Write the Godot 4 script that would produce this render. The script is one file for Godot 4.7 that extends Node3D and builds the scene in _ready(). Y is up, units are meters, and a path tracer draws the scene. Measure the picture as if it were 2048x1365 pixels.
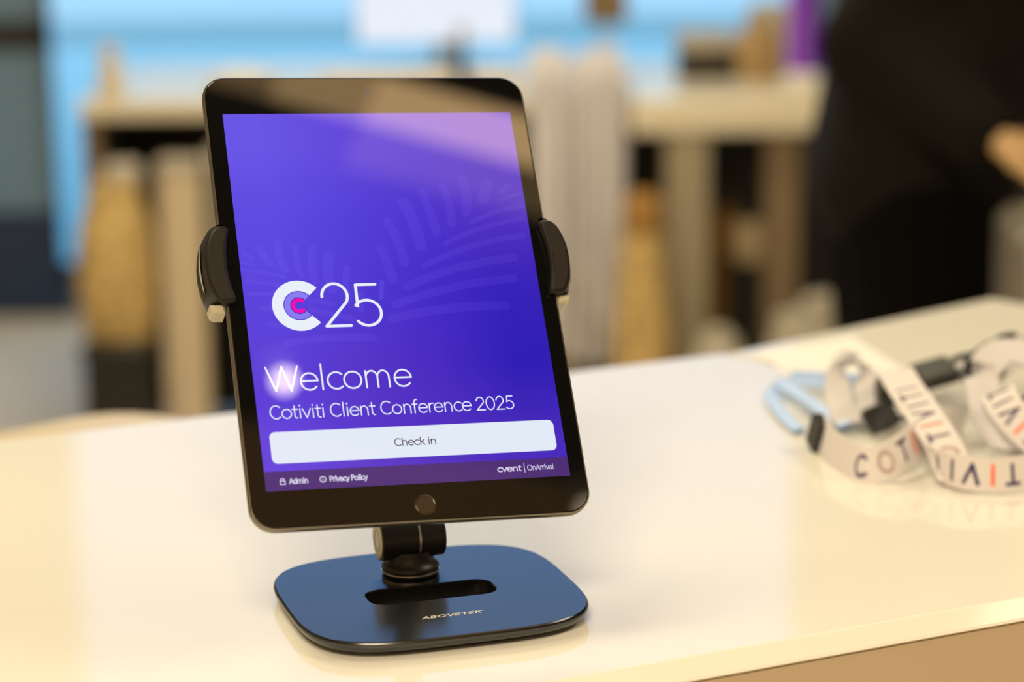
extends Node3D
# A check-in tablet on a stand on a glossy white counter; blurred conference desk and video wall behind.

const CT := 1.02        # counter top height
var M := {}             # materials by name
var rng := RandomNumberGenerator.new()

func _ready() -> void:
	rng.seed = 7
	# ---- camera
	var cam := Camera3D.new()
	cam.name = "camera"
	add_child(cam)
	cam.transform = Transform3D(Basis(Vector3(0.999928, -0.011705, 0.002642), Vector3(0.012, 0.975389, -0.220165), Vector3(0, 0.220181, 0.975459)), Vector3(0, 1.43, 0))
	cam.near = 0.05
	cam.far = 60.0
	var lens := CameraAttributesPhysical.new()
	lens.frustum_focal_length = 35.0 / (2.0 * 682.5 / 4835.0)
	lens.frustum_focus_distance = 1.232
	lens.exposure_aperture = lens.frustum_focal_length / 21.0
	cam.attributes = lens
	cam.fov = rad_to_deg(2.0 * atan(682.5 / 4835.0))
	cam.current = true
	# ---- environment
	var we := WorldEnvironment.new()
	we.name = "environment"
	var env := Environment.new()
	env.background_mode = Environment.BG_COLOR
	env.background_color = Color.BLACK
	env.tonemap_mode = Environment.TONE_MAPPER_LINEAR
	env.tonemap_exposure = 1.0
	env.sdfgi_enabled = true
	env.ssao_enabled = true
	env.ssil_enabled = true
	we.environment = env
	add_child(we)
	# ---- large lights
	make_materials()
	ceiling_panel(Vector3(-1.3, 3.495, -1.9), Vector2(1.5, 1.0), 9.6, "square warm ceiling light panel left of the counter")
	ceiling_panel(Vector3(-0.3, 3.495, 1.45), Vector2(1.5, 1.0), 31.0, "square warm ceiling light panel behind the camera")
	ceiling_panel(Vector3(2.6, 3.495, -1.5), Vector2(1.0, 1.5), 9.6, "square warm ceiling light panel right of the counter")
	ceiling_panel(Vector3(-0.2, 3.495, -4.3), Vector2(1.5, 1.0), 16.0, "square warm ceiling light panel above the far desk")
	# ---- structure
	room()
	video_wall()
	ceiling_fittings()
	counters()
	# ---- objects
	tablet_stand()
	tablet()
	lanyard_pile()
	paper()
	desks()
	desk_things()
	under_desk_things()
	person()
	badge_machine()

# ------------------------------------------------------------------ helpers
func mat(albedo: Color, rough := 0.6, metal := 0.0, spec := 0.5) -> StandardMaterial3D:
	var m := StandardMaterial3D.new()
	m.albedo_color = albedo.linear_to_srgb()
	m.roughness = rough
	m.metallic = metal
	m.metallic_specular = spec
	return m

func glow(c: Color, e := 1.0) -> StandardMaterial3D:
	var m := mat(Color(0.05, 0.05, 0.05), 0.5)
	m.emission_enabled = true
	m.emission = c.linear_to_srgb()
	m.emission_energy_multiplier = e
	return m

func noise_tex(freq: float, lo: float, hi: float, seed_: int, size := 256, normal := false) -> NoiseTexture2D:
	var n := FastNoiseLite.new()
	n.seed = seed_
	n.frequency = freq
	n.fractal_octaves = 4
	var t := NoiseTexture2D.new()
	t.width = size
	t.height = size
	t.seamless = true
	t.noise = n
	if normal:
		t.as_normal_map = true
	else:
		var g := Gradient.new()
		g.set_color(0, Color(lo, lo, lo))
		g.set_color(1, Color(hi, hi, hi))
		t.color_ramp = g
	return t

func make_materials() -> void:
	M.counter = mat(Color(0.80, 0.78, 0.73), 0.07, 0.0, 0.38)
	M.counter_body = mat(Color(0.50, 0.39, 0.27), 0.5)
	M.black_anodised = mat(Color(0.085, 0.088, 0.095), 0.2, 0.95)
	M.black_plastic = mat(Color(0.012, 0.011, 0.010), 0.42)
	M.black_gloss = mat(Color(0.008, 0.008, 0.008), 0.12)
	M.rubber = mat(Color(0.011, 0.008, 0.005), 0.5, 0.0, 0.36)
	M.silver_rim = mat(Color(0.75, 0.70, 0.66), 0.3, 0.8)
	M.cap_plastic = mat(Color(0.46, 0.42, 0.31), 0.35)
	M.space_grey = mat(Color(0.22, 0.20, 0.17), 0.28, 0.9)
	M.glass_black = mat(Color(0.004, 0.004, 0.004), 0.015, 0.0, 0.5)
	M.white_print = mat(Color(0.72, 0.70, 0.62), 0.5)
	M.ribbon_plain = mat(Color(0.62, 0.60, 0.64), 0.75)
	M.cord_blue = mat(Color(0.40, 0.58, 0.95), 0.4)
	M.desk_white = mat(Color(0.74, 0.68, 0.54), 0.22)
	M.desk_leg = mat(Color(0.34, 0.29, 0.20), 0.5)
	M.carton = mat(Color(0.60, 0.50, 0.36), 0.6)
	M.desk_leg_brown = mat(Color(0.20, 0.14, 0.08), 0.5)
	M.black_panel = mat(Color(0.012, 0.010, 0.008), 0.8)
	M.kraft = mat(Color(0.88, 0.62, 0.24), 0.8)
	M.kraft.albedo_texture = noise_tex(0.02, 0.55, 1.0, 3)
	M.kraft.uv1_triplanar = true
	M.kraft.uv1_scale = Vector3(4, 4, 4)
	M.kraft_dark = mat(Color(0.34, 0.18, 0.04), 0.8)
	M.paper_white = mat(Color(0.80, 0.77, 0.70), 0.7)
	M.grey_card = mat(Color(0.45, 0.41, 0.34), 0.7)
	M.dark_brown = mat(Color(0.03, 0.022, 0.014), 0.6)
	M.brown = mat(Color(0.16, 0.11, 0.05), 0.6)
	M.tan = mat(Color(0.42, 0.28, 0.12), 0.7)
	M.cream = mat(Color(0.72, 0.58, 0.36), 0.5)
	M.violet = mat(Color(0.24, 0.07, 0.62), 0.5)
	M.purple = mat(Color(0.16, 0.002, 0.55), 0.5)
	M.ceiling_black = mat(Color(0.010, 0.009, 0.008), 0.9)
	M.soffit = mat(Color(0.85, 0.60, 0.36), 0.7)
	M.wall_grey = mat(Color(0.16, 0.28, 0.42), 0.3)
	M.wall_dark = mat(Color(0.03, 0.025, 0.02), 0.8)
	M.wall_warm = mat(Color(0.45, 0.36, 0.25), 0.8)
	M.navy = mat(Color(0.010, 0.028, 0.085), 0.35)
	M.carpet = mat(Color(0.86, 0.79, 0.72), 0.95)
	M.carpet.albedo_texture = noise_tex(0.08, 0.82, 1.0, 11)
	M.carpet.uv1_triplanar = true
	M.carpet.uv1_scale = Vector3(2, 2, 2)
	M.black_cloth = mat(Color(0.009, 0.0075, 0.006), 0.9, 0.0, 0.25)
	M.black_trouser = mat(Color(0.003, 0.0025, 0.0025), 0.95, 0.0, 0.2)
	M.skin = mat(Color(0.62, 0.40, 0.20), 0.5)
	M.hair = mat(Color(0.03, 0.02, 0.012), 0.6)
	M.grey_plastic = mat(Color(0.19, 0.175, 0.15), 0.4)
	M.grey_plastic_light = mat(Color(0.40, 0.37, 0.29), 0.4)

func tag(o: Node3D, label: String, category := "", group := "", kind := "") -> Node3D:
	o.set_meta("label", label)
	if category:
		o.set_meta("category", category)
	if group:
		o.set_meta("group", group)
	if kind:
		o.set_meta("kind", kind)
	return o

func thing(called: String, label: String, category: String, xf := Transform3D(), group := "") -> Node3D:
	var o := Node3D.new()
	o.name = numbered(called, self)
	add_child(o)
	o.transform = xf
	tag(o, label, category, group)
	return o

func numbered(called: String, parent: Node) -> String:
	if not parent.has_node(called):
		return called
	var i := 1
	while parent.has_node("%s_%03d" % [called, i]):
		i += 1
	return "%s_%03d" % [called, i]

func ST() -> SurfaceTool:
	var s := SurfaceTool.new()
	s.begin(Mesh.PRIMITIVE_TRIANGLES)
	return s

func put(called: String, st: SurfaceTool, m: Material, parent: Node = null, at := Transform3D()) -> MeshInstance3D:
	var p: Node = parent if parent else self
	st.generate_normals()
	var o := MeshInstance3D.new()
	o.name = numbered(called, p)
	o.mesh = st.commit()
	o.material_override = m
	o.transform = at
	p.add_child(o)
	return o

func struct(called: String, st: SurfaceTool, m: Material, label: String) -> MeshInstance3D:
	var o := put(called, st, m)
	tag(o, label, "", "", "structure")
	return o

# counter-clockwise (seen from outside) triangle
func tri(st: SurfaceTool, a: Vector3, b: Vector3, c: Vector3, g: int = -1) -> void:
	st.set_smooth_group(g)
	st.add_vertex(a)
	st.set_smooth_group(g)
	st.add_vertex(c)
	st.set_smooth_group(g)
	st.add_vertex(b)

func quad(st: SurfaceTool, a: Vector3, b: Vector3, c: Vector3, d: Vector3, g: int = -1) -> void:
	tri(st, a, b, c, g)
	tri(st, a, c, d, g)

const UP := Basis(Vector3(1, 0, 0), Vector3(0, 0, -1), Vector3(0, 1, 0))   # outline (u, v) lies flat, w points up

# outlines: [[PackedVector2Array, w], ...], counter-clockwise seen from +w; one smooth group per band
func loft(st: SurfaceTool, xf: Transform3D, outlines: Array, crisp := true, cap0 := true, cap1 := true) -> void:
	var n: int = outlines[0][0].size()
	for i in outlines.size() - 1:
		var lo: PackedVector2Array = outlines[i][0]
		var hi: PackedVector2Array = outlines[i + 1][0]
		var g: int = 2 + i if crisp else 1
		if n <= 8:
			g = -1          # straight-sided outlines keep flat sides
		for j in n:
			var k := (j + 1) % n
			quad(st, xf * Vector3(lo[j].x, lo[j].y, outlines[i][1]), xf * Vector3(lo[k].x, lo[k].y, outlines[i][1]), xf * Vector3(hi[k].x, hi[k].y, outlines[i + 1][1]), xf * Vector3(hi[j].x, hi[j].y, outlines[i + 1][1]), g)
	if cap0:
		cap(st, xf, outlines[0][0], outlines[0][1], false)
	if cap1:
		cap(st, xf, outlines[-1][0], outlines[-1][1], true)

func cap(st: SurfaceTool, xf: Transform3D, o: PackedVector2Array, w: float, up: bool) -> void:
	var ids := Geometry2D.triangulate_polygon(o)
	for i in range(0, ids.size(), 3):
		var a := o[ids[i]]
		var b := o[ids[i + 1]]
		var c := o[ids[i + 2]]
		if ((b - a).cross(c - a) > 0.0) != up:
			var s := b
			b = c
			c = s
		tri(st, xf * Vector3(a.x, a.y, w), xf * Vector3(b.x, b.y, w), xf * Vector3(c.x, c.y, w))

func superellipse(a: float, b: float, p: float, n := 96) -> PackedVector2Array:
	var o := PackedVector2Array()
	for i in n:
		var t := TAU * i / n
		var c := cos(t)
		var s := sin(t)
		var r := pow(pow(absf(c), p) + pow(absf(s), p), -1.0 / p)
		o.append(Vector2(a * c * r, b * s * r))
	return o

func rrect(w: float, h: float, r: float, seg := 6, at := Vector2.ZERO) -> PackedVector2Array:
	var o := PackedVector2Array()
	r = minf(r, minf(w, h) * 0.4999)
	for q in 4:
		var cx := (w / 2 - r) * (1 if q == 0 or q == 3 else -1)
		var cy := (h / 2 - r) * (1 if q < 2 else -1)
		for i in seg + 1:
			var t := PI / 2 * (q + float(i) / seg)
			o.append(at + Vector2(cx + r * cos(t), cy + r * sin(t)))
	return o

func shrink(o: PackedVector2Array, d: float) -> PackedVector2Array:
	# moves every point inwards along its normal
	var out := PackedVector2Array()
	var n := o.size()
	for i in n:
		var e1 := o[i] - o[(i + n - 1) % n]
		var e2 := o[(i + 1) % n] - o[i]
		var t := (e1.normalized() + e2.normalized()).normalized()
		var inw := Vector2(-t.y, t.x)
		var c := maxf(0.35, inw.dot(Vector2(-e2.y, e2.x).normalized()))
		out.append(o[i] + inw * d / c)
	return out

# bevelled block: centre, size, bevel
func block(st: SurfaceTool, c: Vector3, s: Vector3, bev := 0.004, r := -1.0, xf := Transform3D()) -> void:
	var rr := bev if r < 0.0 else r
	var o := rrect(s.x, s.z, maxf(rr, 0.0005), 3)
	var b := minf(bev, s.y * 0.45)
	var inn := shrink(o, minf(b, minf(s.x, s.z) * 0.3)) if rr > b * 1.01 else rrect(s.x - 2 * minf(b, s.x * 0.3), s.z - 2 * minf(b, s.z * 0.3), maxf(rr, 0.0005) * 0.6, 3)
	var t := xf * Transform3D(UP, c)
	loft(st, t, [[inn, -s.y / 2], [o, -s.y / 2 + b], [o, s.y / 2 - b], [inn, s.y / 2]])

# lathe round the axis w of xf: profile of (radius, w)
func lathe(st: SurfaceTool, xf: Transform3D, prof: Array, seg := 32, crisp := true) -> void:
	var loops := []
	for p in prof:
		var o := PackedVector2Array()
		for i in seg:
			var t := TAU * i / seg
			o.append(Vector2(cos(t), sin(t)) * maxf(p.x, 0.00001))
		loops.append([o, p.y])
	loft(st, xf, loops, crisp)

func tube(st: SurfaceTool, pts: Array, radii: Array, seg := 12) -> void:
	var up := Vector3.UP
	var loops: Array = []
	for i in pts.size():
		var d: Vector3 = ((pts[mini(i + 1, pts.size() - 1)] as Vector3) - (pts[maxi(i - 1, 0)] as Vector3)).normalized()
		if absf(d.dot(up)) > 0.95:
			up = Vector3.RIGHT
		var x := up.cross(d).normalized()
		var y := d.cross(x).normalized()
		var l := PackedVector3Array()
		for k in seg:
			var t := TAU * k / seg
			l.append((pts[i] as Vector3) + (x * cos(t) + y * sin(t)) * float(radii[i]))
		loops.append(l)
	for i in loops.size() - 1:
		for k in seg:
			var k2 := (k + 1) % seg
			quad(st, loops[i][k], loops[i][k2], loops[i + 1][k2], loops[i + 1][k], 1)
	for k in range(1, seg - 1):
		tri(st, loops[0][0], loops[0][k + 1], loops[0][k])
		tri(st, loops[-1][0], loops[-1][k], loops[-1][k + 1])

func smooth_path(pts: Array, per := 8) -> Array:
	var out := []
	for i in pts.size() - 1:
		var p0: Vector3 = pts[maxi(i - 1, 0)]
		var p1: Vector3 = pts[i]
		var p2: Vector3 = pts[i + 1]
		var p3: Vector3 = pts[mini(i + 2, pts.size() - 1)]
		for k in per:
			out.append(p1.cubic_interpolate(p2, p0, p3, float(k) / per))
	out.append(pts[-1])
	return out

# a woven strap: centre line, direction of its width at each point; u runs along it in metres, v across
func ribbon(st: SurfaceTool, pts: Array, widths_dir: Array, width: float, thick := 0.0009, u0 := 0.0, per := 8) -> void:
	var p := smooth_path(pts, per)
	var w := smooth_path(widths_dir, per)
	var s := u0
	var ring := []
	for i in p.size():
		var d: Vector3 = ((p[mini(i + 1, p.size() - 1)] as Vector3) - (p[maxi(i - 1, 0)] as Vector3)).normalized()
		var x: Vector3 = w[i]
		x = (x - d * x.dot(d)).normalized()
		var y := d.cross(x)
		if i > 0:
			s += (p[i] as Vector3).distance_to(p[i - 1])
		var c: Vector3 = p[i]
		ring.append([c - x * width / 2 + y * thick, c + x * width / 2 + y * thick, c + x * width / 2 - y * thick, c - x * width / 2 - y * thick, s])
	for i in ring.size() - 1:
		var a: Array = ring[i]
		var b: Array = ring[i + 1]
		for k in 4:
			var k2 := (k + 1) % 4
			var va: float = [1.0, 0.0, 0.0, 1.0][k]
			var vb: float = [1.0, 0.0, 0.0, 1.0][k2]
			# counter-clockwise from outside: a_k, b_k, b_k2, a_k2
			for v in [[a[k], a[4], va], [b[k2], b[4], vb], [b[k], b[4], va], [a[k], a[4], va], [a[k2], a[4], vb], [b[k2], b[4], vb]]:
				st.set_smooth_group(2 + k)
				st.set_uv(Vector2(v[1], v[2]))
				st.add_vertex(v[0])

# ------------------------------------------------------------------ stroke lettering
# each glyph: advance ; strokes. L: polyline x y ..., A: arc cx cy rx ry from to (degrees), D: dot
const GLYPHS := {
	"W": "1.31;L .03 1 .36 0 .66 1 .96 0 1.28 1", "e": ".75;A .39 .35 .335 .35 4 320;L .06 .375 .72 .375",
	"l": ".30;L .15 0 .15 1.06", "c": ".66;A .41 .35 .345 .35 48 312", "o": ".81;A .405 .35 .345 .35 0 360",
	"m": "1.22;L .13 0 .13 .7;A .36 .43 .23 .27 0 180;L .59 .43 .59 0;A .82 .43 .23 .27 0 180;L 1.05 .43 1.05 0",
	"C": ".90;A .52 .5 .44 .5 48 312", "t": ".46;L .2 .94 .2 .18;A .36 .18 .16 .18 180 285;L .03 .68 .43 .68",
	"i": ".30;L .15 0 .15 .7;D .15 .95", "v": ".67;L .03 .7 .335 0 .64 .7", "n": ".78;L .13 0 .13 .7;A .385 .42 .255 .28 0 180;L .64 .42 .64 0",
	"f": ".43;L .17 0 .17 .84;A .35 .84 .18 .2 75 180;L .02 .68 .38 .68", "r": ".46;L .13 0 .13 .7;A .38 .4 .25 .3 70 180",
	"a": ".68;A .31 .45 .23 .25 0 145;L .54 .45 .54 0;A .3 .2 .22 .2 70 330;L .36 .39 .54 .41", "d": ".78;A .36 .35 .3 .35 0 360;L .66 0 .66 1.06",
	"h": ".78;L .13 0 .13 1.06;A .385 .42 .255 .28 0 180;L .64 .42 .64 0", "k": ".66;L .13 0 .13 1.06;L .58 .7 .14 .33;L .27 .45 .62 0",
	"y": ".64;L .03 .7 .33 .02;L .62 .7 .24 -.24 .1 -.27", "P": ".72;L .13 0 .13 1 .38 1;A .38 .74 .26 .26 -90 90;L .38 .48 .13 .48",
	"A": ".82;L .03 0 .41 1 .79 0;L .16 .34 .66 .34", "O": "1.02;A .51 .5 .45 .5 0 360", "2": ".76;A .36 .7 .28 .3 -27 172;L .61 .564 .07 0 .7 0",
	"0": ".80;A .4 .5 .32 .5 0 360", "5": ".74;L .62 1 .2 1 .15 .56;A .33 .32 .32 .32 -142 126", " ": ".34;",
	"T": ".74;L .37 0 .37 1;L .03 1 .71 1", "I": ".30;L .15 0 .15 1", "V": ".80;L .03 1 .4 0 .77 1", "E": ".64;L .58 1 .1 1 .1 0 .58 0;L .1 .5 .52 .5",
	"K": ".70;L .12 0 .12 1;L .62 1 .12 .42;L .28 .58 .66 0", "B": ".72;L .12 0 .12 1 .38 1;A .38 .75 .22 .25 -90 90;L .12 .5 .38 .5;A .38 .25 .26 .25 -90 90;L .38 0 .12 0",
}

# polylines of a text, one list per letter, in units of the cap height; returns [letters, width]
func letter_lines(text: String, spacing := 0.0) -> Array:
	var x := 0.0
	var letters := []
	for ch in text:
		var parts: PackedStringArray = (GLYPHS[ch] as String).split(";")
		var lines := []
		for k in range(1, parts.size()):
			var f := PackedFloat64Array()
			var words := parts[k].split(" ", false)
			for i in range(1, words.size()):
				f.append(words[i].to_float())
			if words.is_empty():
				continue
			var line := PackedVector2Array()
			if words[0] == "L":
				for i in range(0, f.size(), 2):
					line.append(Vector2(x + f[i], f[i + 1]))
			elif words[0] == "A":
				var n := maxi(6, int(absf(f[5] - f[4]) / 13.0))
				for i in n + 1:
					var t := deg_to_rad(lerpf(f[4], f[5], float(i) / n))
					line.append(Vector2(x + f[0] + f[2] * cos(t), f[1] + f[3] * sin(t)))
			else:
				line.append(Vector2(x + f[0], f[1]))
				line.append(Vector2(x + f[0], f[1] + 0.001))
			lines.append(line)
		letters.append(lines)
		x += parts[0].to_float() + spacing
	return [letters, x - spacing]

# a picture being drawn
class Canvas:
	var w: int
	var h: int
	var data: PackedByteArray
	var mask: PackedByteArray
	var box: Rect2i
	func _init(im: Image) -> void:
		w = im.get_width()
		h = im.get_height()
		data = im.get_data()
		mask.resize(w * h)
		box = Rect2i()
	# adds one thick segment to the mask, in pixels
	func seg(a: Vector2, b: Vector2, hw: float) -> void:
		var x0 := maxi(0, int(minf(a.x, b.x) - hw - 1))
		var x1 := mini(w - 1, int(maxf(a.x, b.x) + hw + 2))
		var y0 := maxi(0, int(minf(a.y, b.y) - hw - 1))
		var y1 := mini(h - 1, int(maxf(a.y, b.y) + hw + 2))
		if x1 < x0 or y1 < y0:
			return
		var r := Rect2i(x0, y0, x1 - x0 + 1, y1 - y0 + 1)
		box = r if box.size == Vector2i.ZERO else box.merge(r)
		var d := b - a
		var dd := maxf(d.length_squared(), 1e-9)
		for y in range(y0, y1 + 1):
			for x in range(x0, x1 + 1):
				var px := x + 0.5 - a.x
				var py := y + 0.5 - a.y
				var t := clampf((px * d.x + py * d.y) / dd, 0.0, 1.0)
				var ex := px - d.x * t
				var ey := py - d.y * t
				var c := hw + 0.5 - sqrt(ex * ex + ey * ey)
				if c > 0.0:
					var v := 255 if c >= 1.0 else int(c * 255.0)
					if v > mask[y * w + x]:
						mask[y * w + x] = v
	func line(p: PackedVector2Array, hw: float) -> void:
		for i in p.size() - 1:
			seg(p[i], p[i + 1], hw)
	# lays a colour through the mask and clears it
	func ink(c: Color, opacity := 1.0) -> void:
		var r := int(c.r * 255)
		var g := int(c.g * 255)
		var b := int(c.b * 255)
		for y in range(box.position.y, box.end.y):
			for x in range(box.position.x, box.end.x):
				var i := y * w + x
				if mask[i]:
					var a := mask[i] / 255.0 * opacity
					data[i * 3] = int(data[i * 3] * (1.0 - a) + r * a)
					data[i * 3 + 1] = int(data[i * 3 + 1] * (1.0 - a) + g * a)
					data[i * 3 + 2] = int(data[i * 3 + 2] * (1.0 - a) + b * a)
					mask[i] = 0
		box = Rect2i()
	func fill(rect: Rect2, radius: float, c: Color, opacity := 1.0) -> void:
		for y in range(maxi(0, int(rect.position.y)), mini(h, int(rect.end.y) + 1)):
			for x in range(maxi(0, int(rect.position.x)), mini(w, int(rect.end.x) + 1)):
				var q := (Vector2(x + 0.5, y + 0.5) - rect.get_center()).abs() - rect.size / 2 + Vector2(radius, radius)
				var d := Vector2(maxf(q.x, 0), maxf(q.y, 0)).length() + minf(maxf(q.x, q.y), 0.0) - radius
				if d < 0.5:
					mask[y * w + x] = int(255 * clampf(0.5 - d, 0, 1))
		box = Rect2i(maxi(0, int(rect.position.x)), maxi(0, int(rect.position.y)), 0, 0)
		box.end = Vector2i(mini(w, int(rect.end.x) + 1), mini(h, int(rect.end.y) + 1))
		ink(c, opacity)
	# a ring sector about a centre, opening towards +x by half angle `gap` (radians)
	func ring(c: Vector2, r0: float, r1: float, gap0: float, gap1: float, col: Color) -> void:
		for y in range(int(c.y - r1 - 1), int(c.y + r1 + 2)):
			for x in range(int(c.x - r1 - 1), int(c.x + r1 + 2)):
				var p := Vector2(x + 0.5, y + 0.5) - c
				var l := p.length()
				var t := p.angle()
				var a := clampf(minf(l - r0, r1 - l) + 0.5, 0.0, 1.0)
				if t > -gap0 and t < gap1:
					a = minf(a, clampf(0.5 - minf(t + gap0, gap1 - t) * l, 0, 1))
				mask[y * w + x] = int(255 * a)
		box = Rect2i(int(c.x - r1 - 1), int(c.y - r1 - 1), int(2 * r1 + 3), int(2 * r1 + 3))
		ink(col)
	func image() -> Image:
		return Image.create_from_data(w, h, false, Image.FORMAT_RGB8, data)

func write(c: Canvas, text: String, x0: float, x1: float, base: float, cap_h: float, stroke: float, col: Color, to_px: Callable, k: float, spacing := 0.0) -> void:
	var ll := letter_lines(text, spacing)
	var sx: float = (x1 - x0) / float(ll[1])
	for lines in ll[0]:
		for line in lines:
			var p := PackedVector2Array()
			for q in line:
				p.append(to_px.call(x0 + q.x * sx, base + q.y * cap_h))
			var dot: bool = p.size() == 2 and p[0].distance_to(p[1]) < 1.0
			c.line(p, stroke * k / 2 * (1.45 if dot else 1.0))
	c.ink(col)

func screen_picture() -> Image:
	var k := 8.0                                   # pixels per millimetre
	var sw := 155.8
	var sh := 208.4
	var rows := [
		[Color8(104, 84, 230), Color8(97, 72, 220), Color8(92, 64, 210), Color8(92, 58, 202)],
		[Color8(94, 72, 224), Color8(84, 62, 216), Color8(76, 50, 206), Color8(80, 48, 192)],
		[Color8(90, 66, 220), Color8(80, 55, 210), Color8(66, 40, 198), Color8(52, 28, 184)],
		[Color8(92, 62, 214), Color8(84, 50, 200), Color8(70, 38, 192), Color8(44, 24, 180)],
		[Color8(98, 64, 218), Color8(88, 52, 198), Color8(80, 46, 190), Color8(72, 40, 188)],
	]
	var im := Image.create_empty(4, 5, false, Image.FORMAT_RGB8)
	for y in 5:
		for x in 4:
			im.set_pixel(x, y, rows[y][x])
	im.resize(int(sw * k), int(sh * k), Image.INTERPOLATE_BILINEAR)
	var c := Canvas.new(im)
	var px := func(x: float, y: float) -> Vector2: return Vector2((x + sw / 2) * k, (sh / 2 - 1.1 - y) * k)
	# pale brush strokes of the two leaf shapes: x y x y x y width, in millimetres
	for s in ["-3.4 23.8 -1.8 16.5 0.4 6.5 4.8", "1.8 39.3 5.1 30.2 7.8 15.9 4.8", "11.7 50.3 15.2 40.4 17.7 25 6.4", "22.6 55.7 25 45.1 27.2 32.4 4.8", "34.1 58.7 36.1 49.1 36.1 37.8 4.5", "45.4 63.5 46.5 55.3 44.9 44 5.2", "58.6 60.8 56.8 55.8 55.1 50.9 6.1", "70 59.2 68.1 57.4 66.1 55.3 3.2",
			"64.7 50.4 71.1 52.9 79 55.2 1.9", "47.6 38.3 61.7 44 79 47.6 2.6", "31.1 26.1 50.3 34 74.3 39.5 2.7", "18.1 13.6 45.6 24.3 74.1 29.6 3.1", "7.5 1.9 33.9 11.4 66.9 17.1 4.5", "-0.2 -7.8 32.5 1.1 65 5 4.5", "-2.8 -15.5 27.5 -11 58.1 -10.3 5", "-5.5 5 -6.3 0.2 -7.3 -3.8 2.3",
			"-75.3 22.7 -73.3 21.5 -71.1 20 2", "-66.8 25 -64.9 20.8 -62.7 17.2 4.2", "-56.9 27.6 -57 20.1 -54.7 13.6 3.9", "-48.1 25.6 -48.6 17.3 -47.1 9.6 3.2", "-39.7 24.3 -40.9 16.1 -40.5 6.8 4.2", "-31.2 21 -33.2 10.7 -32.2 1.5 5.4", "-22.8 13.5 -24.7 3.8 -24.4 -4.9 3.7", "-77.4 18.1 -73.8 17.1 -69.7 15.8 1.2",
			"-77 13.5 -66.8 12.2 -55.6 9.1 1.7", "-75.7 7.6 -67.5 6.3 -59.2 4.8 2.2", "-74.9 0.5 -68.1 0.3 -62.5 0.1 2.4", "-69 -7.8 -66.2 -7.9 -63 -8 3.2", "-66.3 -16.7 -62.6 -16.9 -57.9 -17.2 2.9", "-44.2 -4 -38.2 -5.2 -32.6 -6.4 2.7", "-44.3 -9.4 -33.8 -12 -23.3 -15.1 2.9", "-59.1 -27.2 -38.2 -25.2 -14.2 -25.9 3.7",
			"-17.2 -1 -17.8 -5.6 -18.4 -10.2 3.4", "-5.8 5.3 -6.6 0.7 -7.5 -3.9 2.2"]:
		var f: PackedFloat64Array = s.split_floats(" ")
		var a: Vector2 = px.call(f[0], f[1])
		var b: Vector2 = px.call(f[2], f[3])
		var d: Vector2 = px.call(f[4], f[5])
		var ctrl := b * 2.0 - (a + d) / 2.0
		var p := PackedVector2Array()
		for i in 9:
			var t := i / 8.0
			p.append(a.lerp(ctrl, t).lerp(ctrl.lerp(d, t), t))
		c.line(p, f[6] * k / 2)
		c.ink(Color8(140, 125, 255), 0.105)
	# emblem: three nested letters c, then 25
	var e: Vector2 = px.call(-50.1, -6.85)
	var white := Color8(232, 240, 250)
	c.ring(e, 7.55 * k, 13.9 * k, 0.76, 0.76, Color8(232, 240, 250))
	c.ring(e, 3.9 * k, 8.05 * k, 0.76, 0.76, Color8(68, 40, 190))
	c.ring(e, 4.6 * k, 7.65 * k, 0.76, 0.76, Color8(136, 124, 242))
	c.ring(e + Vector2(0, 0), 2.25 * k, 4.1 * k, 0.72, 0.72, Color8(252, 0, 172))
	var two := PackedVector2Array()
	for i in 21:
		var t := deg_to_rad(lerpf(182.0, -30.0, i / 20.0))
		two.append(px.call(-31.3 + 6.6 * cos(t), -2.1 + 6.9 * sin(t)))
	for q in [Vector2(-37.3, -18.7), Vector2(-24.6, -18.7)]:
		two.append(px.call(q.x, q.y))
	c.line(two, 0.78 * k)
	var five := PackedVector2Array()
	for q in [Vector2(-9.5, 3.85), Vector2(-19.8, 3.85), Vector2(-20.0, -8.0)]:
		five.append(px.call(q.x, q.y))
	for i in 25:
		var t := deg_to_rad(lerpf(142.0, -140.0, i / 24.0))
		five.append(px.call(-15.3 + 7.15 * cos(t), -11.9 + 7.05 * sin(t)))
	c.line(five, 0.78 * k)
	c.ink(white)
	write(c, "Welcome", -71.6, 2.9, -52.9, 12.9, 0.95, white, px, k)
	write(c, "Cotiviti Client Conference 2025", -71.9, 54.6, -67.6, 6.9, 0.64, white, px, k)
	# button, foot bar
	var lt: Vector2 = px.call(-73.2, -74.5)
	var rb: Vector2 = px.call(73.3, -91.2)
	c.fill(Rect2(lt, rb - lt), 3.0 * k, Color8(226, 234, 247))
	write(c, "Check in", -10.9, 11.0, -84.7, 3.75, 0.44, Color8(62, 38, 72), px, k)
	lt = px.call(-79.0, -95.2)
	rb = px.call(79.0, -108.0)
	c.fill(Rect2(lt, rb - lt), 0.0, Color8(76, 44, 116))
	var pale := Color8(222, 216, 240)
	write(c, "Admin", -65.9, -56.5, -101.8, 2.6, 0.56, pale, px, k)
	write(c, "Privacy Policy", -45.8, -26.7, -101.6, 2.6, 0.56, pale, px, k)
	write(c, "cvent", 40.2, 52.8, -101.2, 3.0, 0.62, pale, px, k)
	write(c, "OnArrival", 55.9, 69.8, -101.2, 2.8, 0.36, pale, px, k)
	c.seg(px.call(54.4, -97.4), px.call(54.4, -102.2), 0.18 * k)
	# padlock
	lt = px.call(-70.7, -100.2)
	rb = px.call(-67.7, -102.2)
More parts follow.
